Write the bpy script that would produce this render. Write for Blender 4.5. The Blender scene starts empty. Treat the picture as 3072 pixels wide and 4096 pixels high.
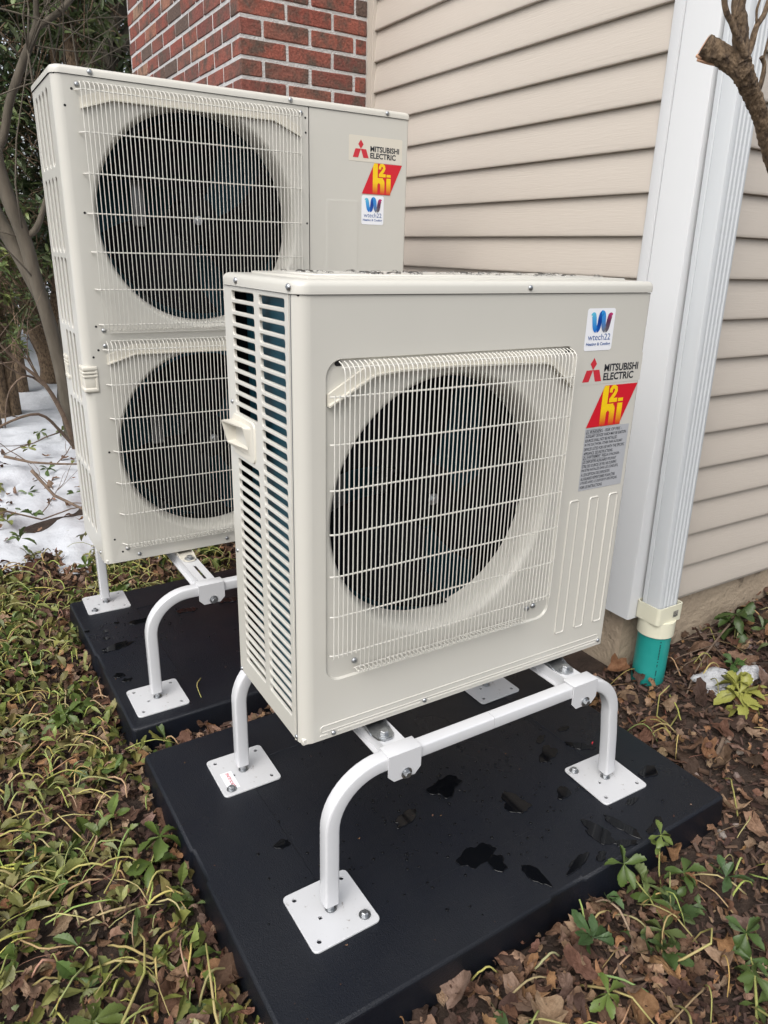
import bpy, bmesh, math, random
import numpy as np
from mathutils import Vector, Matrix, Quaternion
from mathutils.geometry import tessellate_polygon
from mathutils import noise as mnoise

S = bpy.context.scene
C = S.collection
rng = random.Random(7)
nrg = np.random.default_rng(11)
R = math.radians
PI = math.pi

# ------------------------------------------------------------------ camera
cd = bpy.data.cameras.new("camera")
cam = bpy.data.objects.new("camera", cd)
C.objects.link(cam)
S.camera = cam
cd.sensor_fit = 'HORIZONTAL'
cd.sensor_width = 36.0
cd.lens = 36.0 * 2907.82 / 3072.0
cd.clip_start = 0.02
cd.clip_end = 400.0
_y, _p, _r = 0.5584, 0.3440, 0.0281
_f = Vector((math.sin(_y) * math.cos(_p), math.cos(_y) * math.cos(_p), -math.sin(_p)))
_x = Vector((math.cos(_y), -math.sin(_y), 0))
_u = _x.cross(_f)
_rx = _x * math.cos(_r) + _u * math.sin(_r)
_ru = _u * math.cos(_r) - _x * math.sin(_r)
_m = Matrix((_rx, _ru, -_f)).transposed().to_4x4()
_m.translation = Vector((-0.5059, -1.0906, 0.9253))
cam.matrix_world = _m

# ------------------------------------------------------------------ sky, sun, exposure
SUN_EL, SUN_AZ = R(50), R(-126)          # azimuth from +Y towards +X
w = bpy.data.worlds.new("World")
S.world = w
w.use_nodes = True
nt = w.node_tree
nt.nodes.clear()
sky = nt.nodes.new('ShaderNodeTexSky')
sky.sky_type = 'NISHITA'
sky.sun_disc = False
sky.sun_elevation = SUN_EL
sky.sun_rotation = SUN_AZ
sky.air_density = 1.0
sky.dust_density = 4.0
sky.ozone_density = 1.0
hs = nt.nodes.new('ShaderNodeHueSaturation')    # cloud cover: the blue is washed out
hs.inputs['Saturation'].default_value = 0.30
bg = nt.nodes.new('ShaderNodeBackground')
bg.inputs['Strength'].default_value = 0.15
wo = nt.nodes.new('ShaderNodeOutputWorld')
nt.links.new(sky.outputs[0], hs.inputs['Color'])
nt.links.new(hs.outputs[0], bg.inputs['Color'])
nt.links.new(bg.outputs[0], wo.inputs['Surface'])
sl = bpy.data.lights.new("sun", 'SUN')
sl.energy = 1.0
sl.angle = R(50)
sl.color = (1.0, 0.98, 0.955)
sun = bpy.data.objects.new("sun", sl)
C.objects.link(sun)
_d = Vector((math.sin(SUN_AZ) * math.cos(SUN_EL), math.cos(SUN_AZ) * math.cos(SUN_EL), math.sin(SUN_EL)))
sun.rotation_euler = _d.to_track_quat('Z', 'Y').to_euler()
sun.location = (-3, 2, 6)
S.view_settings.view_transform = 'Standard'
S.view_settings.look = 'None'
S.view_settings.gamma = 1.0
S.view_settings.exposure = 0.56
S.view_settings.use_curve_mapping = False
S.render.engine = 'CYCLES'
S.cycles.max_bounces = 4
S.cycles.diffuse_bounces = 2
S.cycles.glossy_bounces = 2
S.cycles.transmission_bounces = 4
S.cycles.caustics_reflective = False
S.cycles.caustics_refractive = False
S.cycles.use_denoising = True
S.cycles.sample_clamp_indirect = 6.0

# ------------------------------------------------------------------ materials
MATS = {}


def N(t, kind, **kw):
    n = t.nodes.new(kind)
    for k, v in kw.items():
        if k in n.inputs:
            n.inputs[k].default_value = v
        else:
            setattr(n, k, v)
    return n


def mat(name, col, rough=0.5, metal=0.0, vary=None, scale=8.0, bump=0.0, bscale=60.0, stretch=(1, 1, 1),
        coat=0.0, spec=0.5, attr=None, rand=0.0, detail=4.0, rvary=0.0, trans=0.0, ior=1.45, sss=0.0, dirt=None):
    """vary: second colour mixed in by noise; attr: colour attribute multiplied in; rand: per-object value change"""
    m = bpy.data.materials.new(name)
    m.use_nodes = True
    t = m.node_tree
    b = t.nodes['Principled BSDF']
    b.inputs['Base Color'].default_value = (*col, 1)
    b.inputs['Roughness'].default_value = rough
    b.inputs['Metallic'].default_value = metal
    b.inputs['Specular IOR Level'].default_value = spec
    b.inputs['Coat Weight'].default_value = coat
    b.inputs['Coat Roughness'].default_value = 0.15
    b.inputs['Transmission Weight'].default_value = trans
    b.inputs['IOR'].default_value = ior
    L = t.links.new
    tc = N(t, 'ShaderNodeTexCoord')
    mp = N(t, 'ShaderNodeMapping')
    mp.inputs['Scale'].default_value = stretch
    L(tc.outputs['Object'], mp.inputs['Vector'])
    out = None
    if vary is not None:
        nz = N(t, 'ShaderNodeTexNoise', Scale=scale, Detail=detail, Roughness=0.62)
        L(mp.outputs[0], nz.inputs['Vector'])
        rp = N(t, 'ShaderNodeValToRGB')
        rp.color_ramp.elements[0].position = 0.38
        rp.color_ramp.elements[1].position = 0.66
        rp.color_ramp.elements[0].color = (*col, 1)
        rp.color_ramp.elements[1].color = (*vary, 1)
        L(nz.outputs['Fac'], rp.inputs[0])
        out = rp.outputs[0]
    if attr:
        at = N(t, 'ShaderNodeAttribute', attribute_name=attr)
        if out is None:
            out = at.outputs['Color']
        else:
            mx = N(t, 'ShaderNodeMix', data_type='RGBA', blend_type='MULTIPLY')
            mx.inputs[0].default_value = 1.0
            L(out, mx.inputs[6])
            L(at.outputs['Color'], mx.inputs[7])
            out = mx.outputs[2]
    if rand:
        oi = N(t, 'ShaderNodeObjectInfo')
        mr = N(t, 'ShaderNodeMapRange')
        mr.inputs[3].default_value = 1 - rand
        mr.inputs[4].default_value = 1 + rand
        L(oi.outputs['Random'], mr.inputs[0])
        h = N(t, 'ShaderNodeHueSaturation')
        h.inputs['Color'].default_value = (*col, 1)
        if out is not None:
            L(out, h.inputs['Color'])
        L(mr.outputs[0], h.inputs['Value'])
        out = h.outputs[0]
    if dirt is not None:
        dcol, dscale, dpos = dirt
        nz = N(t, 'ShaderNodeTexNoise', Scale=dscale, Detail=8.0, Roughness=0.7)
        L(tc.outputs['Object'], nz.inputs['Vector'])
        rp = N(t, 'ShaderNodeValToRGB')
        rp.color_ramp.elements[0].position = dpos
        rp.color_ramp.elements[1].position = min(1.0, dpos + 0.12)
        rp.color_ramp.elements[0].color = (0, 0, 0, 1)
        rp.color_ramp.elements[1].color = (1, 1, 1, 1)
        L(nz.outputs['Fac'], rp.inputs[0])
        mx = N(t, 'ShaderNodeMix', data_type='RGBA')
        L(rp.outputs[0], mx.inputs[0])
        mx.inputs[6].default_value = (*col, 1)
        if out is not None:
            L(out, mx.inputs[6])
        mx.inputs[7].default_value = (*dcol, 1)
        out = mx.outputs[2]
    if out is not None:
        L(out, b.inputs['Base Color'])
    if rvary:
        nz = N(t, 'ShaderNodeTexNoise', Scale=scale * 0.7, Detail=5.0)
        L(mp.outputs[0], nz.inputs['Vector'])
        mr = N(t, 'ShaderNodeMapRange')
        mr.inputs[1].default_value = 0.3
        mr.inputs[2].default_value = 0.7
        mr.inputs[3].default_value = max(0.02, rough - rvary)
        mr.inputs[4].default_value = min(1, rough + rvary)
        L(nz.outputs['Fac'], mr.inputs[0])
        L(mr.outputs[0], b.inputs['Roughness'])
    if bump:
        nz = N(t, 'ShaderNodeTexNoise', Scale=bscale, Detail=5.0, Roughness=0.6)
        L(mp.outputs[0], nz.inputs['Vector'])
        bp = N(t, 'ShaderNodeBump', Strength=bump, Distance=0.01)
        L(nz.outputs['Fac'], bp.inputs['Height'])
        L(bp.outputs[0], b.inputs['Normal'])
    if sss:
        b.inputs['Subsurface Weight'].default_value = sss
        b.inputs['Subsurface Radius'].default_value = (0.02, 0.02, 0.03)
    MATS[name] = m
    return m


mat('paint', (0.578, 0.562, 0.508), 0.34, bump=0.012, bscale=900, coat=0.2, vary=(0.566, 0.551, 0.498), scale=3)
mat('guard_wire', (0.640, 0.625, 0.572), 0.36)
mat('plastic_cream', (0.640, 0.610, 0.530), 0.45)
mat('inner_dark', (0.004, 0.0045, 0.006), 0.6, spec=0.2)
mat('fan_black', (0.0022, 0.0026, 0.004), 0.7, spec=0.12)
mat('motor_grey', (0.22, 0.225, 0.23), 0.35, metal=0.6)
mat('hole_black', (0.004, 0.004, 0.005), 0.8)
mat('zinc', (0.50, 0.51, 0.52), 0.42, metal=1.0, vary=(0.38, 0.40, 0.42), scale=90)
mat('white_coat', (0.60, 0.605, 0.62), 0.24, coat=0.35, bump=0.006, bscale=500)
mat('plate_white', (0.55, 0.555, 0.565), 0.33, coat=0.2, dirt=((0.16, 0.13, 0.10), 60, 0.62))
mat('sticker_white', (0.82, 0.83, 0.86), 0.3)
mat('sticker_cream', (0.66, 0.62, 0.53), 0.3)
mat('sticker_grey', (0.42, 0.43, 0.45), 0.35)
mat('ink_black', (0.018, 0.021, 0.028), 0.4)
mat('ink_blue', (0.012, 0.085, 0.30), 0.4)
mat('ink_red', (0.56, 0.030, 0.045), 0.35)
mat('print_colour', (1, 1, 1), 0.3, attr='tint')
mat('pad_plastic', (0.0045, 0.0061, 0.0108), 0.37, bump=0.30, bscale=330, vary=(0.0072, 0.0086, 0.0125), scale=5, spec=0.45, rvary=0.15, dirt=((0.07, 0.065, 0.06), 110, 0.72))
mat('water', (0.0030, 0.0034, 0.0045), 0.035, ior=1.33)
mat('vinyl_white', (0.64, 0.648, 0.652), 0.38, bump=0.01, bscale=200, stretch=(1, 1, 0.06), vary=(0.615, 0.625, 0.632), scale=4)
mat('aluminium_white', (0.585, 0.605, 0.615), 0.3, vary=(0.545, 0.568, 0.585), scale=5, stretch=(1, 1, 0.1), coat=0.15)
mat('pvc_cream', (0.72, 0.70, 0.55), 0.35)
mat('pvc_green', (0.018, 0.27, 0.24), 0.33, vary=(0.03, 0.31, 0.28), scale=7, dirt=((0.11, 0.09, 0.07), 14, 0.66))
mat('concrete', (0.43, 0.345, 0.25), 0.85, vary=(0.33, 0.26, 0.19), scale=5.5, bump=0.9, bscale=45, dirt=((0.13, 0.10, 0.07), 9, 0.58), detail=8)
mat('mortar', (0.60, 0.59, 0.58), 0.9, bump=0.8, bscale=130, vary=(0.50, 0.49, 0.48), scale=30)
mat('soil', (0.028, 0.018, 0.013), 0.9, vary=(0.055, 0.036, 0.026), scale=22, bump=1.0, bscale=50, detail=8)
mat('snow', (0.58, 0.60, 0.63), 0.6, bump=1.0, bscale=14, vary=(0.50, 0.52, 0.55), scale=6, sss=0.0, detail=7, dirt=((0.25, 0.20, 0.15), 26, 0.72))
mat('old_snow', (0.52, 0.53, 0.55), 0.65, bump=1.0, bscale=90, vary=(0.42, 0.42, 0.43), scale=40, detail=8, dirt=((0.12, 0.09, 0.07), 75, 0.60))
mat('bark', (0.230, 0.160, 0.098), 0.9, vary=(0.055, 0.036, 0.024), scale=85, stretch=(1, 1, 0.45), bump=1.0, bscale=130, detail=9)
mat('bark_grey', (0.125, 0.106, 0.080), 0.9, vary=(0.062, 0.052, 0.038), scale=11, stretch=(1, 1, 0.22), bump=0.5, bscale=25, detail=8)
mat('twig_brown', (0.115, 0.080, 0.056), 0.8, vary=(0.19, 0.135, 0.095), scale=30)
mat('cut_wood', (0.62, 0.38, 0.25), 0.8, vary=(0.52, 0.30, 0.19), scale=60, bump=0.3, bscale=200)
mat('leaf', (1, 1, 1), 0.42, attr='tint', vary=(0.66, 0.68, 0.60), scale=40, spec=0.45)
mat('dead_leaf', (1, 1, 1), 0.75, attr='tint', vary=(0.55, 0.50, 0.46), scale=45, bump=0.3, bscale=150, spec=0.25)
mat('evergreen_leaf', (1, 1, 1), 0.4, attr='tint')
mat('stem', (0.29, 0.29, 0.085), 0.5, vary=(0.35, 0.27, 0.12), scale=14)
mat('stone', (0.16, 0.13, 0.11), 0.85, attr='tint')
mat('sticker_worn', (0.33, 0.32, 0.27), 0.6, vary=(0.05, 0.05, 0.05), scale=170)


def film_mat():
    m = mat('water_film', (1, 1, 1), 0.0)
    t = m.node_tree
    t.nodes.remove(t.nodes['Principled BSDF'])
    tr_, gl, fr, mx = N(t, 'ShaderNodeBsdfTransparent'), N(t, 'ShaderNodeBsdfGlossy', Roughness=0.02), N(t, 'ShaderNodeFresnel', IOR=1.40), N(t, 'ShaderNodeMixShader')
    t.links.new(fr.outputs[0], mx.inputs[0])
    t.links.new(tr_.outputs[0], mx.inputs[1])
    t.links.new(gl.outputs[0], mx.inputs[2])
    t.links.new(mx.outputs[0], t.nodes['Material Output'].inputs['Surface'])


film_mat()


def coil_mat():
    m = mat('coil_fins', (0.016, 0.095, 0.138), 0.45, metal=0.2)
    t = m.node_tree
    b = t.nodes['Principled BSDF']
    tc = N(t, 'ShaderNodeTexCoord')
    wv = N(t, 'ShaderNodeTexWave', Scale=160.0)
    wv.bands_direction = 'DIAGONAL'
    mp = N(t, 'ShaderNodeMapping')
    mp.inputs['Scale'].default_value = (1, 1, 0)
    t.links.new(tc.outputs['Object'], mp.inputs[0])
    t.links.new(mp.outputs[0], wv.inputs['Vector'])
    bp = N(t, 'ShaderNodeBump', Strength=0.4, Distance=0.002)
    t.links.new(wv.outputs['Fac'], bp.inputs['Height'])
    t.links.new(bp.outputs[0], b.inputs['Normal'])


coil_mat()


def siding_mat():
    m = mat('siding', (0.49, 0.435, 0.370), 0.5)
    t = m.node_tree
    b = t.nodes['Principled BSDF']
    L = t.links.new
    tc = N(t, 'ShaderNodeTexCoord')
    mp = N(t, 'ShaderNodeMapping')
    mp.inputs['Scale'].default_value = (6, 6, 120)
    L(tc.outputs['Object'], mp.inputs[0])
    nz = N(t, 'ShaderNodeTexNoise', Scale=2.2, Detail=6.0, Roughness=0.55, Distortion=0.7)
    L(mp.outputs[0], nz.inputs['Vector'])
    bp = N(t, 'ShaderNodeBump', Strength=0.32, Distance=0.003)
    L(nz.outputs['Fac'], bp.inputs['Height'])
    L(bp.outputs[0], b.inputs['Normal'])
    n2 = N(t, 'ShaderNodeTexNoise', Scale=2.5, Detail=3.0)
    L(tc.outputs['Object'], n2.inputs['Vector'])
    rp = N(t, 'ShaderNodeValToRGB')
    rp.color_ramp.elements[0].color = (0.500, 0.448, 0.388, 1)
    rp.color_ramp.elements[1].color = (0.530, 0.476, 0.415, 1)
    L(n2.outputs['Fac'], rp.inputs[0])
    L(rp.outputs[0], b.inputs['Base Color'])


siding_mat()


def brick_mat():
    m = mat('brick', (0.3, 0.1, 0.07), 0.85)
    t = m.node_tree
    b = t.nodes['Principled BSDF']
    L = t.links.new
    tc = N(t, 'ShaderNodeTexCoord')
    oi = N(t, 'ShaderNodeObjectInfo')
    rp = N(t, 'ShaderNodeValToRGB')
    cr = rp.color_ramp
    cols = [(0.0, (0.215, 0.058, 0.042)), (0.28, (0.255, 0.080, 0.055)), (0.52, (0.165, 0.055, 0.044)),
            (0.72, (0.270, 0.115, 0.075)), (0.88, (0.285, 0.175, 0.115)), (0.95, (0.105, 0.070, 0.056))]
    cr.elements[0].position = 0.0
    cr.elements[0].color = (*cols[0][1], 1)
    cr.elements[1].position = cols[-1][0]
    cr.elements[1].color = (*cols[-1][1], 1)
    for p, c in cols[1:-1]:
        e = cr.elements.new(p)
        e.color = (*c, 1)
    L(oi.outputs['Random'], rp.inputs[0])
    add = N(t, 'ShaderNodeVectorMath', operation='ADD')
    sc = N(t, 'ShaderNodeVectorMath', operation='SCALE')
    L(oi.outputs['Location'], sc.inputs[0])
    sc.inputs['Scale'].default_value = 7.3
    L(tc.outputs['Object'], add.inputs[0])
    L(sc.outputs[0], add.inputs[1])
    nz = N(t, 'ShaderNodeTexNoise', Scale=13.0, Detail=6.0, Roughness=0.65)
    L(add.outputs[0], nz.inputs['Vector'])
    r2 = N(t, 'ShaderNodeValToRGB')
    r2.color_ramp.elements[0].position = 0.44
    r2.color_ramp.elements[1].position = 0.62
    L(nz.outputs['Fac'], r2.inputs[0])
    mx = N(t, 'ShaderNodeMix', data_type='RGBA')
    L(r2.outputs[0], mx.inputs[0])
    L(rp.outputs[0], mx.inputs[6])
    mx.inputs[7].default_value = (0.095, 0.062, 0.048, 1)
    n3 = N(t, 'ShaderNodeTexNoise', Scale=120.0, Detail=4.0)
    L(add.outputs[0], n3.inputs['Vector'])
    m3 = N(t, 'ShaderNodeMix', data_type='RGBA', blend_type='OVERLAY')
    m3.inputs[0].default_value = 0.75
    L(mx.outputs[2], m3.inputs[6])
    L(n3.outputs['Fac'], m3.inputs[7])
    L(m3.outputs[2], b.inputs['Base Color'])
    bp = N(t, 'ShaderNodeBump', Strength=0.7, Distance=0.006)
    L(n3.outputs['Fac'], bp.inputs['Height'])
    L(bp.outputs[0], b.inputs['Normal'])


brick_mat()


# ------------------------------------------------------------------ mesh helpers
def link(name, me, m=None, parent=None, loc=(0, 0, 0), rot=(0, 0, 0)):
    o = bpy.data.objects.new(name, me)
    C.objects.link(o)
    if parent is not None:
        o.parent = parent
    o.location = loc
    o.rotation_euler = rot
    if me is not None and m is not None and not me.materials:
        me.materials.append(MATS[m])
    return o


def tag(o, label=None, cat=None, group=None, kind=None):
    if label:
        o['label'] = label
    if cat:
        o['category'] = cat
    if group:
        o['group'] = group
    if kind:
        o['kind'] = kind
    return o


def empty(name, loc=(0, 0, 0), rz=0.0):
    o = bpy.data.objects.new(name, None)
    C.objects.link(o)
    o.location = loc
    o.rotation_euler = (0, 0, rz)
    o.empty_display_size = 0.05
    return o


class MB:
    def __init__(s):
        s.v = []
        s.f = []
        s.sm = []
        s.c = []
        s.col = None

    def add(s, vs, fs, smooth=False):
        b = len(s.v)
        s.v += [tuple(p) for p in vs]
        s.f += [tuple(b + i for i in q) for q in fs]
        s.sm += [smooth] * len(fs)
        if s.col is not None:
            s.c += [s.col(p) if callable(s.col) else s.col for p in vs]

    def box(s, x0, y0, z0, x1, y1, z1):
        s.add([(x0, y0, z0), (x1, y0, z0), (x1, y1, z0), (x0, y1, z0), (x0, y0, z1), (x1, y0, z1), (x1, y1, z1), (x0, y1, z1)],
              [(3, 2, 1, 0), (4, 5, 6, 7), (0, 1, 5, 4), (1, 2, 6, 5), (2, 3, 7, 6), (3, 0, 4, 7)])

    def bbox(s, x0, y0, z0, x1, y1, z1, r=0.003, seg=2):
        bm = bmesh.new()
        bmesh.ops.create_cube(bm, size=1)
        for v in bm.verts:
            v.co = Vector(((x0 + x1) / 2 + v.co.x * (x1 - x0), (y0 + y1) / 2 + v.co.y * (y1 - y0), (z0 + z1) / 2 + v.co.z * (z1 - z0)))
        bmesh.ops.bevel(bm, geom=list(bm.edges), offset=r, segments=seg, profile=0.5, affect='EDGES')
        s.bm(bm)

    def bm(s, bm, smooth=True):
        bm.verts.index_update()
        s.add([v.co[:] for v in bm.verts], [[v.index for v in f.verts] for f in bm.faces], smooth)
        bm.free()

    def tube(s, path, r, n=6, cap=True, up=None):
        path = [Vector(p) for p in path]
        m = len(path)
        rs = r if isinstance(r, (list, tuple)) else [r] * m
        ref = None
        vs = []
        for i, p in enumerate(path):
            t = (path[min(i + 1, m - 1)] - path[max(i - 1, 0)]).normalized()
            if ref is None:
                ref = t.orthogonal().normalized()
            ref = (ref - t * ref.dot(t))
            ref = ref.normalized() if ref.length > 1e-6 else t.orthogonal().normalized()
            bn = t.cross(ref)
            for k in range(n):
                a = 2 * PI * k / n
                vs.append(p + (ref * math.cos(a) + bn * math.sin(a)) * rs[i])
        fs = []
        for i in range(m - 1):
            for k in range(n):
                k2 = (k + 1) % n
                fs.append((i * n + k, i * n + k2, (i + 1) * n + k2, (i + 1) * n + k))
        if cap:
            fs.append(tuple(range(n - 1, -1, -1)))
            fs.append(tuple((m - 1) * n + k for k in range(n)))
        s.add(vs, fs, True)

    def lathe(s, prof, c=(0, 0, 0), axis='z', n=32, cap0=False, cap1=False):
        """prof: (radius, height) along axis"""
        vs = []
        for r, h in prof:
            for k in range(n):
                a = 2 * PI * k / n
                u, v = r * math.cos(a), r * math.sin(a)
                if axis == 'z':
                    vs.append((c[0] + u, c[1] + v, c[2] + h))
                elif axis == 'y':
                    vs.append((c[0] + u, c[1] + h, c[2] - v))
                else:
                    vs.append((c[0] + h, c[1] + u, c[2] + v))
        m = len(prof)
        fs = [(i * n + k, i * n + (k + 1) % n, (i + 1) * n + (k + 1) % n, (i + 1) * n + k) for i in range(m - 1) for k in range(n)]
        if cap0:
            fs.append(tuple(range(n - 1, -1, -1)))
        if cap1:
            fs.append(tuple((m - 1) * n + k for k in range(n)))
        s.add(vs, fs, True)

    def sweep(s, path, sec, yaxis=(0, 1, 0), cap=True):
        """section (a,b): a along in-plane normal, b along yaxis; path lies in a plane with normal yaxis"""
        Y = Vector(yaxis)
        path = [Vector(p) for p in path]
        m, n = len(path), len(sec)
        vs = []
        for i, p in enumerate(path):
            t = (path[min(i + 1, m - 1)] - path[max(i - 1, 0)]).normalized()
            nn = Y.cross(t).normalized()
            for a, b in sec:
                vs.append(p + nn * a + Y * b)
        fs = [(i * n + k, i * n + (k + 1) % n, (i + 1) * n + (k + 1) % n, (i + 1) * n + k) for i in range(m - 1) for k in range(n)]
        if cap:
            fs.append(tuple(range(n - 1, -1, -1)))
            fs.append(tuple((m - 1) * n + k for k in range(n)))
        s.add(vs, fs, True)

    def prism(s, poly, fn, w0, w1, smooth=False):
        """poly in (u,v); fn(u,v,w)->xyz"""
        n = len(poly)
        vs = [fn(u, v, w0) for u, v in poly] + [fn(u, v, w1) for u, v in poly]
        fs = [tuple(range(n)), tuple(range(2 * n - 1, n - 1, -1))] + [(k, n + k, n + (k + 1) % n, (k + 1) % n) for k in range(n)]
        s.add(vs, fs, smooth)

    def sheet(s, outer, holes, fn, w=0.0):
        loops = [outer] + holes
        tri = tessellate_polygon([[Vector((u, v, 0)) for u, v in lp] for lp in loops])
        flat2 = [p for lp in loops for p in lp]
        vs = [fn(u, v, w) for u, v in flat2]
        fs = []
        for i, j, k in tri:
            (ax_, ay_), (bx_, by_), (cx_, cy_) = flat2[i], flat2[j], flat2[k]
            ar = (bx_ - ax_) * (cy_ - ay_) - (by_ - ay_) * (cx_ - ax_)
            if abs(ar) > 1e-12:
                fs.append((i, j, k) if ar > 0 else (i, k, j))
        s.add(vs, fs)

    def wall(s, loop0, w0, loop1, w1, fn, smooth=True):
        n = len(loop0)
        vs = [fn(u, v, w0) for u, v in loop0] + [fn(u, v, w1) for u, v in loop1]
        s.add(vs, [(k, (k + 1) % n, n + (k + 1) % n, n + k) for k in range(n)], smooth)

    def mesh(s, name='mesh', fix=True):
        me = bpy.data.meshes.new(name)
        me.from_pydata(s.v, [], s.f)
        me.polygons.foreach_set('use_smooth', s.sm)
        if s.c:
            a = me.color_attributes.new('tint', 'FLOAT_COLOR', 'POINT')
            a.data.foreach_set('color', np.array(s.c, dtype=np.float32).ravel())
        if fix:
            bm = bmesh.new()
            bm.from_mesh(me)
            bmesh.ops.remove_doubles(bm, verts=bm.verts, dist=1e-5)
            bmesh.ops.recalc_face_normals(bm, faces=bm.faces)
            bm.to_mesh(me)
            bm.free()
            try:
                me.set_sharp_from_angle(angle=R(38))
            except Exception:
                pass
        me.update()
        return me

    def obj(s, name, m, parent=None, loc=(0, 0, 0), rot=(0, 0, 0), fix=True):
        return link(name, s.mesh(name, fix), m, parent, loc, rot)


def rrect(u0, v0, u1, v1, r, n=4):
    r = min(r, (u1 - u0) / 2 - 1e-5, (v1 - v0) / 2 - 1e-5)
    out = []
    for cx, cy, a0 in ((u1 - r, v1 - r, 0), (u0 + r, v1 - r, 90), (u0 + r, v0 + r, 180), (u1 - r, v0 + r, 270)):
        for k in range(n + 1):
            a = R(a0 + 90 * k / n)
            out.append((cx + r * math.cos(a), cy + r * math.sin(a)))
    return out


FRONT = lambda u, v, w: (u, w, v)           # a sheet facing -Y
LEFT = lambda u, v, w: (w, u, v)            # a sheet facing -X


# small hardware, shared meshes
def screw_mesh():
    b = MB()
    b.lathe([(0.0052, 0), (0.0050, -0.0014), (0.0036, -0.0030), (0.0014, -0.0036)], axis='y', n=14, cap1=True)
    b.box(-0.0026, -0.0040, -0.0005, 0.0026, -0.0033, 0.0005)
    b.box(-0.0005, -0.0039, -0.0026, 0.0005, -0.0032, 0.0026)
    me = b.mesh('screw')
    me.materials.append(MATS['zinc'])
    return me


def bolt_mesh():
    b = MB()
    b.lathe([(0.0, 0.0), (0.0125, 0.0), (0.0125, 0.0016), (0.0, 0.0016)], n=20)
    b.lathe([(0.0088, 0.0017), (0.0088, 0.003)], n=16, cap1=True)
    b.lathe([(0.0075, 0.003), (0.0075, 0.0085), (0.0062, 0.0095)], n=6, cap1=True)
    me = b.mesh('bolt')
    for p in me.polygons:
        p.use_smooth = False
    me.materials.append(MATS['zinc'])
    return me


SCREW = screw_mesh()
BOLT = bolt_mesh()


def screw(parent, x, y, z, side='front', k=1.0):
    o = link('screw', SCREW, None, parent, (x, y, z), (0, rng.uniform(0, 1.5), 0) if side == 'front' else (0, 0, R(-90)))
    o.scale = (k, k, k)
    return o


def hole(parent, x, y, z, r=0.0032):
    b = MB()
    b.lathe([(r, -0.0004), (r * 0.5, -0.0004), (0.0004, -0.0004)], axis='y', n=12, cap1=True)
    return b.obj('screw_hole', 'hole_black', parent, (x, y, z))


# ------------------------------------------------------------------ flat print
def text_obj(parent, name, s, x, z, w, h, m, y, bold=0.0, fn=None):
    """letters fitted into a box w x h with lower left corner x,z on the sheet y"""
    cu = bpy.data.curves.new('letters', 'FONT')
    cu.body = s
    cu.size = 1.0
    cu.resolution_u = 3
    cu.offset = bold
    tmp = bpy.data.objects.new('letters', cu)
    C.objects.link(tmp)
    dg = bpy.context.evaluated_depsgraph_get()
    me = bpy.data.meshes.new_from_object(tmp.evaluated_get(dg))
    bpy.data.objects.remove(tmp)
    co = np.zeros(len(me.vertices) * 3)
    me.vertices.foreach_get('co', co)
    co = co.reshape(-1, 3)
    lo, hi = co.min(0), co.max(0)
    cap = 0.0
    out = np.zeros_like(co)
    out[:, 0] = (co[:, 0] - lo[0]) / (hi[0] - lo[0]) * w
    out[:, 2] = (co[:, 1] - lo[1]) / (hi[1] - lo[1]) * h
    if fn is not None:
        out[:, 0], out[:, 2] = fn(out[:, 0], out[:, 2])
    me.vertices.foreach_set('co', out.ravel())
    me.update()
    me.materials.clear()
    return link(name, me, m, parent, (x, y, z))


def flat(parent, name, poly, m, y, loc=(0, 0, 0), thick=0.0):
    b = MB()
    b.sheet(poly, [], FRONT, y)
    return b.obj(name, m, parent, loc)


def lerp(a, b, t):
    return tuple(a[i] + (b[i] - a[i]) * t for i in range(len(a)))


def ribbon(parent, name, pts, widths, cols, y):
    """a printed stroke: centre line pts (x,z), half widths, colours per point"""
    b = MB()
    n = len(pts)
    vs = []
    for i in range(n):
        a = Vector(pts[max(i - 1, 0)])
        c = Vector(pts[min(i + 1, n - 1)])
        t = (c - a).normalized()
        nn = Vector((-t.y, t.x))
        for sgn in (1, -1):
            q = Vector(pts[i]) + nn * widths[i] * sgn
            vs.append((q.x, y, q.y))
    b.v = vs
    b.f = [(2 * i, 2 * i + 1, 2 * i + 3, 2 * i + 2) for i in range(n - 1)]
    b.sm = [False] * (n - 1)
    b.c = [(*c, 1) for c in cols for _ in (0, 1)]
    return b.obj(name, 'print_colour', parent)


def bez(p0, p1, p2, p3, n=10):
    return [tuple((1 - t) ** 3 * a + 3 * (1 - t) ** 2 * t * b + 3 * (1 - t) * t * t * c + t ** 3 * d for a, b, c, d in zip(p0, p1, p2, p3)) for t in [k / n for k in range(n + 1)]]


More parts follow.
